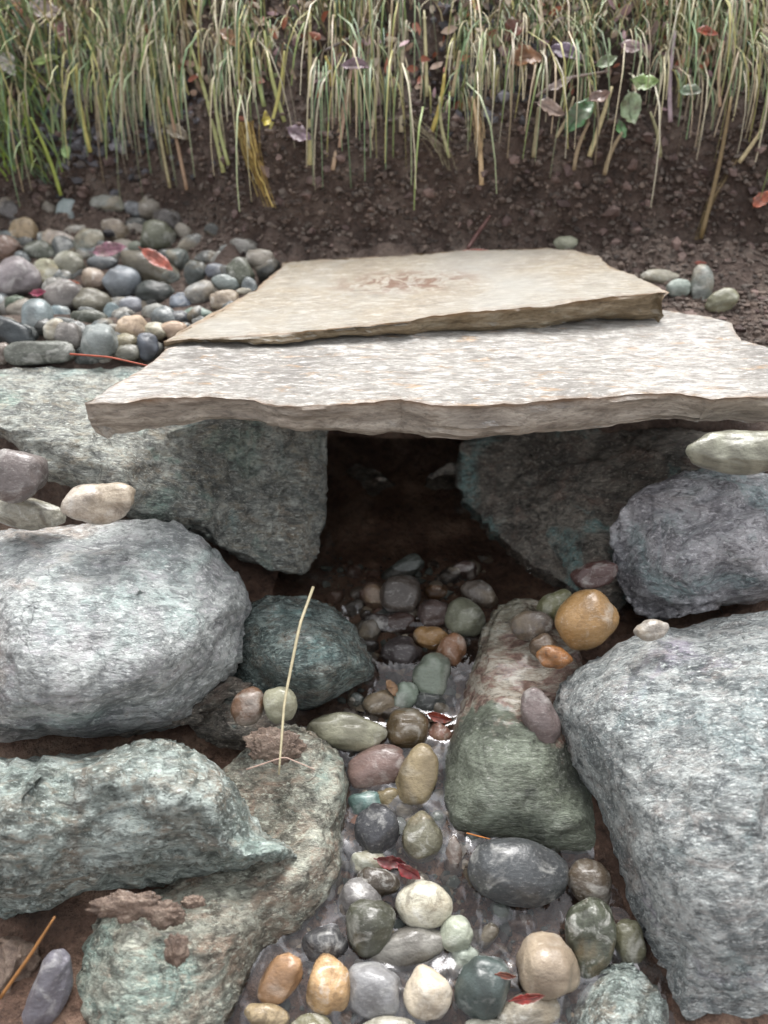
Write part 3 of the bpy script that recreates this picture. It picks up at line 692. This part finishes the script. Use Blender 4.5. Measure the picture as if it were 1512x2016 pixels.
G4 = 'wet pebbles in the stream'
table('''
735 1176 28 31 -20 6f5549 m | brown mottled pebble, leftmost in the tunnel mouth
791 1170 42 40 10 4e453e p lift=.6 | large dark taupe pebble in the tunnel mouth
795 1122 46 22 -28 4b514b p | dark grey green stone behind the tunnel mouth pebbles
912 1124 28 19 0 5d4a44 p | dark taupe pebble at the back of the tunnel mouth
944 1170 37 27 32 71675d m | taupe oval pebble, rightmost in the tunnel mouth
860 1168 24 17 0 6b4a28 m | small amber brown pebble behind the purple brown one
852 1207 32 28 0 5c4b46 p lift=.7 | round purple brown pebble in the tunnel mouth
914 1217 37 39 5 80826c p lift=.7 | pale olive round pebble right of the purple brown one
848 1255 33 23 -5 a0783f p lift=.7 | small ochre pebble above the orange brown one
889 1281 28 32 10 95663f p lift=.8 | orange brown pebble below the pale olive one
850 1330 37 42 5 7d8878 b lift=.6 | grey green cobble with a white streak below the ochre pebble
792 1287 38 33 0 443c3c p lift=.3 | dark slate pebble washed by water left of the ochre one
785 1228 36 22 0 43302a p lift=.1 | dark red brown submerged pebble below the large dark taupe one
742 1228 30 22 0 3a302d p lift=.1 | blackish submerged pebble at the left of the tunnel mouth
749 1386 34 25 -15 84745c m lift=.4 | tan grey pebble above the long cream olive one
795 1372 27 32 10 8b9a8a p lift=.4 | pale green pebble below the dark slate one
845 1385 32 24 0 4b4f4d p lift=.1 | dark grey submerged pebble under the white streaked cobble
800 1436 42 41 0 6c5a3c p lift=.6 | smooth brown cobble right of the long cream olive one
678 1441 77 34 2 9c9a80 b lift=1.1 | long cream olive cobble lying across the left bank of the stream
866 1450 22 24 0 8f6350 m lift=.5 | small red and tan marbled pebble by the right bank
739 1514 64 37 -22 8a6f66 p lift=.5 | pink brown cobble with sheen below the long cream olive one
823 1530 41 62 14 a2906a b lift=.6 | tall cream and tan cobble in midstream
722 1583 34 24 0 6a8a84 b lift=.3 | teal pebble below the pink brown cobble
762 1572 26 22 0 8a7b58 p lift=.2 | tan pebble between the teal and the tall cream ones
741 1634 43 50 18 45464a p lift=.6 | dark slate cobble with a glossy stripe in midstream
829 1650 38 46 0 77745f m lift=.6 | mottled grey olive cobble right of the dark slate one
893 1697 18 48 4 6f5e54 p lift=.6 | narrow brown pebble standing left of the big grey egg
727 1698 36 24 5 a5a694 m lift=.5 | pale angular stone under the red leaf
742 1738 44 30 10 4a4034 m lift=.2 | dark brown stone below the red leaf
708 1772 42 40 0 7b7876 p lift=.1 | round grey pebble under running water at the left
728 1828 46 56 8 4b4c3d p lift=.6 taper=-.3 | dark olive wedge-shaped cobble pointing down stream
835 1781 57 44 4 cfcab4 m lift=.7 lump=.07 | bright white round cobble in midstream
638 1862 46 36 -10 4a4a4c p lift=.2 | dark slate pebble against the lower left boulder
550 1930 34 58 35 ad8358 b lift=.7 | peach tan oval cobble beside the lower left boulder
646 1943 45 56 4 bd9560 m lift=.7 lump=.14 | yellow orange cobble near the bottom edge
525 2004 46 26 10 a08c68 m lift=.6 | tan cobble cut by the bottom edge at the left
612 2030 44 30 0 77745a p lift=.4 | olive cobble cut by the bottom edge left of centre
738 1950 56 52 0 8f8f90 p lift=.2 | large pale grey cobble under running water at the bottom
800 1868 78 40 -12 7f7c74 b lift=.1 | broad flat grey stone under rippling water
897 1842 33 36 25 a3a996 p lift=.5 | pale green pebble below the bright white cobble
912 1888 30 26 0 97a093 p lift=.2 | pale grey green pebble under the pale green one
846 1956 46 46 0 d3c4ab p lift=.6 | glowing cream white cobble at the bottom centre
951 1946 50 64 22 4a5653 b lift=.6 | dark teal smooth cobble at the bottom
1076 1902 60 62 -10 ac9a82 b lift=.7 lump=.16 | cream pink rough cobble at the lower right of the stream
1161 1848 52 76 6 4f5344 m lift=.7 taper=-.2 | dark olive pear-shaped cobble by the very large right boulder
1020 1716 101 64 8 4b4e50 p lift=.8 lump=.06 | biggest smooth dark grey egg-shaped cobble in the stream
1162 1738 46 42 30 5d5040 p lift=.4 | brown cobble between the big grey egg and the right boulder
1040 1993 62 36 -12 9b9382 m lift=.5 | cream mottled cobble under the red leaf at the bottom edge
1238 1858 30 46 -5 6f6d54 p lift=.5 | narrow olive pebble wedged under the very large right boulder
960 2035 50 30 0 88887c p lift=.3 | pale grey cobble cut by the bottom edge at the right
770 2040 60 34 0 9a9686 m lift=.4 | pale mottled cobble cut by the bottom edge in the centre
695 1320 26 16 0 33312f p lift=0 | black wet pebble beside the low teal boulder
720 1275 26 18 0 3a3431 p lift=.1 | dark wet pebble right of the low teal boulder's crest
''', 0, 0, 1, 1, G4)
for i in range(120):
    py = rr.uniform(1120, 2040); w = lerp(py, [(1100, 150), (1300, 120), (1450, 90), (1600, 90), (1750, 230), (2016, 330)]); px = lerp(py, [(1100, 800), (1500, 780), (1900, 850)]) + rr.uniform(-w, w)
    pebble(px, py, rr.uniform(12, 30), rr.uniform(10, 22), rr.uniform(-60, 60), rr.choice(['5b5148', '6e675c', '4a4642', '7d7464', '5f6660', '64483a', '8c8577']), rr.choice(['plain', 'mottled']),
           'small wet pebble lying on the stream bed between the cobbles', 1, G4, lift=.1)

# mud lumps on the lower left boulder
def mud(px, py, a, b, d, label):
    vs, fs = ico(5); cen = at(px, py, d); u = d / F; out = []
    for v in vs:
        r = 1 + .38 * noise.fractal(v * 1.8 + Vector((px, py, 0)), .7, 2, 4) + .1 * noise.noise(v * 9)
        out.append(cen + RT * (v.x * a * u * r) - UP * (v.y * b * u * r) - FW * (v.z * 7 * u * r))
    tag(link('mud_clump', out, fs, M['mud']), label, 'mud', 'mud clumps on the boulders')
mud(255, 1785, 72, 28, .92, 'widest red brown mud clump on the lower left boulder, under the ledge')
mud(325, 1800, 34, 26, .918, 'lumpy red brown mud clump at the right of the widest one')
mud(348, 1868, 22, 30, .893, 'small upright mud clump lower on the lower left boulder')
mud(540, 1468, 52, 32, 1.03, 'wet mud smear on the stone above the lower left boulder')
mud(380, 1776, 22, 12, .925, 'tiny mud clump near the ledge, furthest right')

# ---------------------------------------------------------------- soil crumbs
def scatter_lumps(name, n, region, rad, cols, label, seed):
    q = random.Random(seed); vs, fs = ico(1); V = []; Fc = []; T = []
    for i in range(n):
        px, py = region(q); d = hit(px, py)
        if d > 2.8: continue
        p = at(px, py, d); p.z = ground(p.x, p.y); r = q.uniform(*rad) * q.uniform(.5, 1); c = lin(q.choice(cols), q.uniform(.6, 1.15)); b = len(V)
        s = Vector((q.uniform(.7, 1.4), q.uniform(.7, 1.3), q.uniform(.6, 1)))
        for v in vs:
            k = r * (1 + 1.1 * noise.noise(v * 1.9 + Vector((i * 1.3, 0, 0))))
            V.append(p + Vector((v.x * s.x, v.y * s.y, v.z * s.z)) * k); T.append(c)
        Fc += [[a + b for a in f] for f in fs]
    tag(link(name, V, Fc, M['crumb'], attr=T, base=False, smooth=False), label, 'soil', kind='stuff')
def bankreg(q):
    if q.random() < .16: return q.uniform(1180, 1560), q.uniform(480, 690)
    return q.uniform(-60, 1570), q.choice([q.uniform(250, 500), q.uniform(0, 500)])
scatter_lumps('soil_crumbs', 11000, bankreg, (.002, .008), ['54463e', '63534a', '463a33', '6f6056', '6a5f57'], 'loose brown soil crumbs covering the cut bank', 2)
def humus(q): return (q.gauss(210, 80), q.gauss(190, 80)) if q.random() < .6 else (q.gauss(965, 40), q.gauss(130, 60))
scatter_lumps('soil_clods', 320, bankreg, (.006, .016), ['5a4844', '6b5852', '7a665f'], 'larger damp brown clods stuck in the cut bank', 6)
scatter_lumps('humus_crumbs', 1900, humus, (.005, .016), ['5b5a5e', '6e6d72', '4a484b', '7c7a80', '5d544f'], 'grey black crumbly humus among the grass roots', 3)
def gritreg(q):
    py = q.uniform(1100, 2040); w = lerp(py, [(1100, 170), (1450, 100), (1600, 110), (1750, 240), (2016, 350)])
    return lerp(py, [(1100, 800), (1500, 780), (1900, 850)]) + q.uniform(-w, w), py
scatter_lumps('gravel', 420, gritreg, (.006, .015), ['6e6255', '5b554e', '8d8271', '59605c', '4a423c', '77736c', '6b5146'], 'coarse wet gravel packed between the stream pebbles', 5)
scatter_lumps('gravel', 1300, gritreg, (.002, .006), ['6e6255', '4f4740', '8d8271', '59605c', '3a332e'], 'fine brown and grey gravel on the stream bed', 4)

# ---------------------------------------------------------------- grass and stalks
def blade(V, Fc, T, p, L, w, lean, droop, col, q, seg=5, stiff=1.):
    az = q.uniform(-.6, .6) + lean
    side = Vector((math.cos(az * .5), q.uniform(-.5, .5), 0)).normalized()
    dirv = Vector((math.sin(az) * .6, -q.uniform(.05, .45), 1)).normalized()
    g = Vector((0, -.25, -1)) * droop; b = len(V); pos = p.copy()
    for k in range(seg + 1):
        t = k / seg; ww = w * (1 - t ** 2 * .9) * .5
        V.append(pos - side * ww); V.append(pos + side * ww)
        cc = tuple(col[i] * (1 - .25 * t) + .25 * t * (.35, .3, .15)[i] for i in range(3)) + (1,)
        T += [cc, cc]
        pos = pos + dirv * (L / seg); dirv = (dirv + g / seg).normalized()
    for k in range(seg): Fc.append((b + 2 * k, b + 2 * k + 1, b + 2 * k + 3, b + 2 * k + 2))
def grass(name, n, region, Lr, wr, cols, droop, label, seed):
    q = random.Random(seed); V = []; Fc = []; T = []
    for i in range(n):
        x, y = region(q); p = Vector((x, y, ground(x, y) - .004))
        blade(V, Fc, T, p, q.uniform(*Lr), q.uniform(*wr), q.uniform(-.5, .5), q.uniform(*droop), lin(q.choice(cols), q.uniform(.8, 1.6)), q)
    tag(link(name, V, Fc, M['blade'], attr=T, base=False), label, 'grass', kind='stuff')
GR = ['6d8a62', '7c956c', '5b7a5c', '92a074', '5a7d68', '849c74']; TN = ['b5a684', 'c4b694', '9c8f70', 'ccbf9a', 'a8937a', '98996c']
def edge_y(x): return 1.66 + .03 * noise.noise(Vector((x * 4, 0, 7))) + .15 * sm((-x - .26) / .2)
def regA(q):
    x = q.uniform(-1.25, 1.25); y = edge_y(x) + abs(q.gauss(0, .19)) + .01
    return (x, y) if noise.noise(Vector((x * 7, y * 5, 2))) + q.uniform(-.3, .3) > -.12 else regA(q)
def regTop(q): return q.uniform(-1.6, 1.6), q.uniform(1.78, 2.9)
grass('grass', 4200, regA, (.04, .13), (.0015, .0035), GR + TN, (1.2, 3.2), 'mixed green and straw coloured grass hanging over the bank', 11)
grass('grass', 5200, regTop, (.12, .3), (.003, .006), GR + GR + TN, (.8, 2.4), 'taller green grass growing on top of the bank', 12)
def regH(q):
    while 1:
        x = q.uniform(-1.25, 1.25); y = edge_y(x) + abs(q.gauss(0, .15)) - .01
        if noise.noise(Vector((x * 8, y * 3, 9))) + .5 * noise.noise(Vector((x * 23, y * 6, 4))) + q.uniform(-.3, .3) > .06: return x, y
HG = ['ccc0a0', 'd6ccb0', 'b8b08c', 'a3ac86', '8fa07a', 'b8a68c', 'dcd4ba', '8c9c60', '7a9050', 'a8a468', '9c8a6c', 'b3ad6c', '7c966c']
def hang(name, n, label, seed):
    q = random.Random(seed); V = []; Fc = []; T = []
    for i in range(n):
        x, y = regH(q); p = Vector((x, y, ground(x, y) - .002)); w = q.uniform(.001, .0038); L = q.choice([q.uniform(.03, .1), q.uniform(.05, .16), q.uniform(.1, .3)])
        dv = Vector((q.gauss(0, .22), -1, q.uniform(-.1, .9))).normalized(); col = lin(q.choice(HG), q.uniform(.5, 1.3)); b = len(V); pos = p.copy()
        for k in range(6):
            ww = w * (1 - .5 * (k / 5) ** 3) * .5
            V.append(pos - Vector((ww, 0, 0))); V.append(pos + Vector((ww, q.uniform(-.001, .001), 0))); T += [col, col]
            pos = pos + dv * L / 5; dv = (dv + Vector((q.uniform(-.05, .05), .12, -.75))).normalized()
            g = ground(pos.x, pos.y, False) + .004
            if pos.z < g: pos.z = g
        for k in range(5): Fc.append((b + 2 * k, b + 2 * k + 1, b + 2 * k + 3, b + 2 * k + 2))
    tag(link(name, V, Fc, M['blade'], attr=T, base=False), label, 'grass', kind='stuff')
hang('grass', 3600, 'dry straw coloured grass drooping over the edge of the bank', 21)
def litter(n, label, seed):
    q = random.Random(seed); V = []; Fc = []; T = []
    cs = ['9a7f6c', 'b39c88', '7e6a5e', 'a88a8e', 'c4b4a0', '6c5a50', '8f9a6a', 'a5644c']
    for i in range(n):
        x = q.uniform(-1.2, 1.2); y = edge_y(x) + abs(q.gauss(.03, .12)); y -= q.uniform(0, .05); p = Vector((x, y, ground(x, y) + q.uniform(.004, .05)))
        a = Vector((q.uniform(-1, 1), q.uniform(-1, 0), q.uniform(-1, 1))).normalized(); b_ = a.cross(Vector((q.uniform(-1, 1), -1, .6))).normalized(); nn = a.cross(b_)
        L = q.uniform(.006, .018); w = L * q.uniform(.3, .6); c = lin(q.choice(cs), q.uniform(.7, 1.2)); k = len(V); cu = q.uniform(-.5, .5) * L
        for u, v, z in ((-1, 0, 0), (-.4, -.9, .5), (.35, -.8, .7), (1, .1, 0), (.4, .9, .6), (-.35, .8, .4), (0, 0, -.3)):
            V.append(p + a * L * u * q.uniform(.8, 1.1) + b_ * w * v * q.uniform(.7, 1.2) + nn * cu * z); T.append(c)
        Fc += [(k + 6, k + m, k + (m + 1) % 6) for m in range(6)]
    tag(link('leaf_litter', V, Fc, M['blade'], attr=T, base=False), label, 'litter', kind='stuff')
litter(1900, 'brown and pinkish leaf litter caught between the grass roots', 31)
def regL(q): return q.uniform(-1.1, -.66), q.uniform(1.72, 1.86)
grass('grass', 420, regL, (.08, .2), (.0025, .005), GR + ['7f9a3e'], (.8, 2.4), 'green grass tuft at the upper left above the pile', 13)

def strip(name, pts, w, col, label, cat, group=None, thick=.0012, parent=None):
    V = []; Fc = []; T = []; n = len(pts)
    for i, p in enumerate(pts):
        t = (pts[min(i + 1, n - 1)] - pts[max(i - 1, 0)]).normalized()
        s = t.cross(Vector((0, -.8, .6))).normalized(); u = s.cross(t).normalized()
        k = 1 - .45 * (i / (n - 1)) ** 3
        for a in range(6):
            an = a * math.pi / 3; V.append(p + s * math.cos(an) * w * .5 * k + u * math.sin(an) * thick); T.append(col)
    for i in range(n - 1):
        for a in range(6):
            b = (a + 1) % 6; Fc.append((i * 6 + a, i * 6 + b, i * 6 + 6 + b, i * 6 + 6 + a))
    Fc += [tuple(range(5, -1, -1)), tuple(range((n - 1) * 6, n * 6))]
    return tag(link(name, V, Fc, M['blade'], attr=T), label, cat, group)
def pline(pp, d=None, off=.012, n=14, sag=0):
    # pixel polyline laid in front of the surface behind it
    out = []; m = len(pp) - 1
    for i in range(n):
        t = i / (n - 1) * m; k = min(int(t), m - 1); f = t - k
        x = pp[k][0] + (pp[k+1][0] - pp[k][0]) * f; y = pp[k][1] + (pp[k+1][1] - pp[k][1]) * f
        if d: dd = d[0] + (d[1] - d[0]) * i / (n - 1)
        else: dd = hit(x, y) - off
        out.append(at(x, y, dd))
    return out
ST = [
 (45, 180, 65, 330, '8f9a4a'), (60, 230, 120, 385, '9aa64e'), (150, 130, 178, 300, 'b3ab62'), (305, 150, 335, 370, 'a39873'), (330, 190, 368, 375, '9b7f66'),
 (420, 160, 450, 325, '9ba06b'), (375, 90, 440, 340, '9b9c66'), (610, 20, 610, 325, 'b0a777'), (725, 0, 655, 335, 'b39a80'), (700, 80, 668, 290, 'a78b76'),
 (745, 60, 730, 270, 'a99c80'), (640, 110, 652, 170, 'bfae66'), (930, 190, 948, 365, 'c2a884'), (875, 145, 850, 260, 'b9a75a'), (865, 190, 885, 310, 'a39f78'),
 (1130, 190, 1095, 270, 'b2a587'), (1205, 170, 1160, 308, 'c4b78c'), (1160, 240, 1130, 335, '9b8a70'), (1225, 260, 1190, 345, '97876c'), (1145, 0, 1180, 130, 'bdb088'),
 (1345, 0, 1330, 60, 'c2b083'), (1425, 80, 1418, 210, 'c4a68a'), (1440, 190, 1380, 470, '7d6a48'), (1330, 60, 1320, 240, 'a8959a'), (1500, 255, 1455, 320, 'c8ba94'),
 (520, 60, 560, 240, '9da066'), (560, 100, 530, 260, 'a9a35e'), (480, 30, 520, 210, '8f9a60'), (800, 40, 790, 260, 'a49a80'), (835, 20, 840, 190, 'a9a27a'),
 (990, 20, 985, 240, '8f9270'), (1060, 210, 1050, 310, '8f8568'), (1280, 220, 1300, 310, '8d8a68'), (240, 120, 235, 260, 'a89e7c'), (190, 180, 200, 280, '9a8e74'), (1210, 0, 1240, 110, '9aa070'), (905, 100, 890, 190, 'b8a886')]
ORD = 'first second third fourth fifth sixth seventh eighth ninth tenth eleventh twelfth thirteenth fourteenth fifteenth sixteenth seventeenth eighteenth nineteenth twentieth'.split()
ST.sort(key=lambda t: t[2])
def stalk_label(i, t):
    n = len(ST); o = ORD[i] + ' from the left' if i < 20 else ORD[n - 1 - i] + ' from the right'
    cc = [int(t[4][k:k+2], 16) for k in (0, 2, 4)]
    cn = 'greenish' if cc[1] > cc[0] + 2 else 'pinkish brown' if cc[0] - cc[1] > 20 else 'straw coloured'
    L = math.hypot(t[2] - t[0], t[3] - t[1])
    return f"{'long' if L > 200 else 'medium' if L > 110 else 'short'} {cn} stalk hanging over the bank, {o} by its lower end"
for i, (x0, y0, x1, y1, c) in enumerate(ST):
    d0, d1 = hit(x0, y0), hit(x1, y1)
    pts = []
    for k in range(10):
        t = k / 9; bow = math.sin(t * math.pi) * 6 * math.sin(i * 2.1)
        pts.append(at(x0 + (x1 - x0) * t + bow, y0 + (y1 - y0) * t, d0 - .055 + (d1 - .02 - d0 + .055) * t))
    strip('grass_stalk', pts[::-1], .0065 + .003 * ((i * 7) % 5) / 5, lin(c, 1.1), stalk_label(i, ST[i]), 'grass stalk', 'dry grass stalks hanging over the bank', .0008)
strip('grass_stalk', pline([(617, 1155), (590, 1230), (560, 1380), (549, 1525)], d=(1.08, .98)), .0044, lin('b5ab8c', 1.), 'long pale straw stalk standing before the left boulders', 'grass stalk', thick=.001)
strip('grass_stalk', pline([(0, 1965), (60, 1880), (108, 1805)], d=(.9, .9)), .0042, lin('a0703f', .9), 'orange brown straw leaning in the bottom left corner', 'grass stalk', thick=.0015)
strip('twig', pline([(138, 697), (215, 703), (300, 722)], d=(1.15, 1.13)), .0032, lin('a34f38', .9), 'thin red twig in front of the left pile', 'twig', thick=.0016)
strip('twig', pline([(640, 100), (690, 75), (720, 50)], off=.05), .006, lin('6d625c', .9), 'short grey brown twig slanting in the grass near the top', 'twig', thick=.003)
strip('twig', pline([(920, 490), (940, 460), (965, 425)], off=.02), .008, lin('6c4a44', .9), 'short reddish twig poking from the soil behind the tan slab', 'twig', thick=.004)
strip('twig', pline([(1055, 190), (1110, 155), (1200, 140)], off=.05), .006, lin('a08f86', .9), 'pale twig lying among the brown leaves at the upper right', 'twig', thick=.003)
strip('pine_needle', pline([(918, 1640), (965, 1652)], d=(1.03, 1.03)), .002, lin('b5702f', .9), 'orange needle on the green face above the big grey egg', 'needle', thick=.001)
strip('rootlet', pline([(485, 1515), (560, 1490), (620, 1515)], d=(.99, .985)), .0018, lin('b59a8c', .9), 'thin pale rootlet on the stone by the straw stalk', 'root', thick=.001)
def tangle(pp, n, spread, w, cols, label, off, seed):
    q = random.Random(seed); V = []; Fc = []; T = []
    for k in range(n):
        ox, ox2 = q.gauss(0, spread), q.gauss(0, spread * .6); m = q.uniform(.5, 1)
        base = pline([(x + ox + (ox2 - ox) * i / len(pp) + q.gauss(0, spread * .3), y) for i, (x, y) in enumerate(pp)], off=off * q.uniform(.3, 1.2), n=12)
        base = base[:max(4, int(12 * m))]; c = lin(q.choice(cols), q.uniform(.8, 1.3)); b = len(V); ww = w * q.uniform(.5, 1.2)
        for p in base:
            p = p + Vector((q.gauss(0, .001), 0, q.gauss(0, .001)))
            for a in range(3): V.append(p + Vector((math.cos(a * 2.1) * ww, math.sin(a * 2.1) * ww, 0))); T.append(c)
        for i in range(len(base) - 1):
            for a in range(3): Fc.append((b + i * 3 + a, b + i * 3 + (a + 1) % 3, b + i * 3 + 3 + (a + 1) % 3, b + i * 3 + 3 + a))
    tag(link('root_tuft', V, Fc, M['blade'], attr=T), label, 'roots', 'roots hanging from the bank')
tangle([(480, 240), (490, 290), (508, 350), (535, 430)], 60, 11, .0011, ['8c7236', 'a08444', '7a5f34', 'b09a5a'], 'tangled yellow brown root mat hanging on the soil left of centre', .03, 1)
tangle([(930, 190), (940, 250), (945, 330)], 22, 9, .0011, ['b89f78', 'a38a66'], 'pale brown tuft of roots hanging above the middle of the tan slab', .03, 2)
tangle([(1460, 300), (1400, 400), (1365, 490)], 14, 6, .001, ['7d6a48', '8f7c58'], 'thin brown roots trailing down the soil at the right', .012, 3)
tangle([(800, 230), (860, 280), (890, 350)], 18, 16, .0009, ['8d8468', '7c725a'], 'wispy grey brown roots above the soil at centre', .03, 4)

# ---------------------------------------------------------------- leaves
def leaf(px, py, a, b, rot, col, label, d=None, off=.012, curl=.25, name='leaf', cat='leaf', group=None, tilt=.0, k=.8):
    d = d or hit(px, py) - off; u = d / F; cen = at(px, py, d); th = R(rot); V = []; Fc = []; nu, nv = 17, 7
    for sgn in (0, 1):
        for i in range(nu):
            t = i / (nu - 1); w = math.sin(math.pi * t ** .85) ** .8
            for j in range(nv):
                s = (j / (nv - 1) - .5) * 2
                w2 = w * (1 + .35 * noise.noise(Vector((i * .55, px, s * 2))) + .04 * math.sin(i * 2.3 + px))
                x = (t - .5) * 2 * a; y = s * b * w2 + b * .2 * math.sin(t * 3 + px)
                z = (abs(s) ** 1.5 * b * curl * w + math.sin(t * 5 + py) * b * curl * .6) + (x * tilt) + .28 * b * noise.noise(Vector((x * .09, y * .12, px)))
                X, Y = x * math.cos(th) - y * math.sin(th), x * math.sin(th) + y * math.cos(th)
                V.append(cen + RT * (X * u) - UP * (Y * u) - FW * ((z + sgn * -1.0) * u))
    n = nu * nv
    for i in range(nu - 1):
        for j in range(nv - 1):
            q = i * nv + j; Fc.append((q, q + 1, q + nv + 1, q + nv)); Fc.append((q + n, q + nv + n, q + nv + 1 + n, q + 1 + n))
    def rimf(q, r): Fc.append((q, r, r + n, q + n))
    for i in range(nu - 1): rimf(i * nv, (i + 1) * nv); rimf(i * nv + nv - 1, (i + 1) * nv + nv - 1)
    o = link(name, V, Fc, M['leaf']); o.color = lin(col, k)
    # a midrib and a stalk
    rib = []; nr = 8
    for i in range(nr):
        t = i / (nr - 1); x = (-1.18 + 1.9 * t) * a; tt = max(0, min(1, x / (2 * a) + .5))
        y = b * .2 * math.sin(tt * 3 + px); z = math.sin(tt * 5 + py) * b * curl * .6 + x * tilt + .9
        rib.append(cen + RT * ((x * math.cos(th) - y * math.sin(th)) * u) - UP * ((x * math.sin(th) + y * math.cos(th)) * u) - FW * (z * u))
    r = strip('midrib', rib, .0016, lin(col, .5), None, None, thick=.0006)
    del_keys = [k_ for k_ in ('label', 'category') if k_ in r]
    for k_ in del_keys: del r[k_]
    r.location = r.location - o.location; r.parent = o
    return tag(o, label, cat, group)
leaf(216, 492, 34, 14, -6, 'a06f80', 'pink purple leaf lying on the left cobble pile', d=hit(216, 492) - .075)
leaf(310, 512, 38, 13, 38, 'c0634f', 'coral red leaf draped on the long banded cobble', d=hit(310, 512) - .075)
leaf(75, 575, 16, 7, -10, 'a8395c', 'small crimson leaf beside the large mauve grey cobble', d=hit(75, 575) - .065)
leaf(140, 555, 18, 4, 12, 'b5603c', 'sliver of orange leaf between the cobbles of the left pile', d=hit(140, 555) - .06)
leaf(88, 18, 38, 17, 10, 'c9b8b4', 'pale pinkish dry leaf at the top left edge', off=.08)
leaf(122, 62, 26, 14, 65, '9d6a66', 'dull red leaf just below the pale pinkish one', off=.06)
leaf(590, 262, 26, 16, 20, '8b7482', 'mauve curled leaf at the lower edge of the grass', off=.03)
leaf(18, 125, 26, 16, 60, 'c7c3bb', 'whitish leaf at the left edge in the green grass', off=.06)
leaf(350, 262, 28, 14, 20, '7e7256', 'brown olive leaf in the humus left of centre', off=.03)
leaf(525, 238, 9, 14, 0, 'c9b82a', 'bright yellow scrap of leaf above the soil', off=.05)
leaf(1035, 118, 36, 18, -8, 'a5774f', 'crumpled tan brown leaf at the upper right', off=.07, curl=.6)
leaf(1015, 62, 26, 18, -40, '7f4c3c', 'dark red brown leaf above the crumpled tan one', off=.07, curl=.6)
leaf(1115, 105, 34, 16, 25, '85728a', 'purple grey leaf right of the crumpled tan one', off=.06)
leaf(1245, 90, 24, 13, 10, 'b39a9a', 'pale pink leaf in the grass at the upper right', off=.07)
leaf(1393, 63, 22, 9, 5, 'c25c3c', 'orange red leaf in the grass near the right edge', off=.07)
leaf(1500, 392, 22, 13, -50, 'c5623a', 'orange leaf on the soil at the right edge', off=.02)
leaf(1380, 518, 12, 4, 0, 'b0503a', 'small red leaf scrap above the upright grey pebble', off=.03)
leaf(935, 494, 28, 4, -4, 'b5523f', 'red brown leaf scrap on the back edge of the tan slab', d=hit(935, 494) - .03)
leaf(1085, 215, 30, 14, 15, 'b09a8c', 'buff dry leaf below the crumpled tan one', off=.075, curl=.5)
leaf(1180, 190, 24, 12, -30, '9a7d70', 'faded brown leaf between the green broad leaves', off=.075, curl=.5)
leaf(700, 130, 28, 12, 10, '8f7480', 'dull mauve leaf in the grass near the top centre', off=.075, curl=.4)
leaf(450, 75, 24, 12, 40, 'b98d62', 'orange tan leaf in the grass left of centre', off=.075, curl=.4)
leaf(1100, 165, 30, 8, -25, 'b3a19a', 'long dry beige leaf under the pale twig', off=.06)
GP = 'green broad leaves over the bank'
leaf(1142, 225, 44, 20, -58, '4f8050', 'dark green pointed leaf hanging at the edge of the right bank', off=.06, curl=.4, group=GP)
leaf(1243, 215, 30, 22, 70, '9fb58c', 'pale green broad leaf hanging right of the pointed one', off=.06, curl=.4, group=GP)
leaf(1270, 160, 26, 16, 10, '8aa95c', 'yellow green small leaf above the pale broad leaf', off=.06, group=GP)
leaf(1225, 255, 18, 10, 70, '5f9058', 'small green leaf hanging lowest on the right bank', off=.05, group=GP)
leaf(1195, 120, 24, 12, -20, '7d9564', 'green leaf near the top of the right bank', off=.06, group=GP)
leaf(90, 118, 30, 8, -10, '9fb86a', 'lime green narrow leaf at the upper left', off=.07, group=GP)
leaf(130, 300, 14, 10, 60, '8fb06a', 'small lime leaf low in the left grass', off=.04, group=GP)
leaf(1360, 180, 22, 12, 5, '7c9878', 'dusty green leaf near the right edge of the bank', off=.06, group=GP)
GL = 'red leaves in the stream'
leaf(770, 1697, 30, 13, 12, '86383c', 'crumpled wine red leaf in the water above the bright white cobble', d=hit(770, 1697) - .045, curl=.6, group=GL)
leaf(806, 1716, 28, 13, 42, '96323a', 'torn red leaf half touching the bright white cobble', d=hit(806, 1716) - .045, curl=.5, group=GL)
leaf(866, 1412, 24, 10, 8, '9c3f2b', 'brick red leaf right of the smooth brown cobble', d=hit(866, 1412) - .02, curl=.4, group=GL)
leaf(1040, 1966, 34, 10, -8, '9c2f28', 'red leaf between the cream cobbles at the bottom right', d=hit(1040, 1966) - .045, group=GL)
leaf(997, 1921, 20, 7, 4, '8a4630', 'small rust leaf on the dark teal cobble', d=hit(997, 1921) - .05, group=GL)
leaf(772, 1352, 10, 18, -25, 'a8825c', 'small tan leaf upright above the pale green pebble', d=hit(772, 1352) - .035, group=GL)
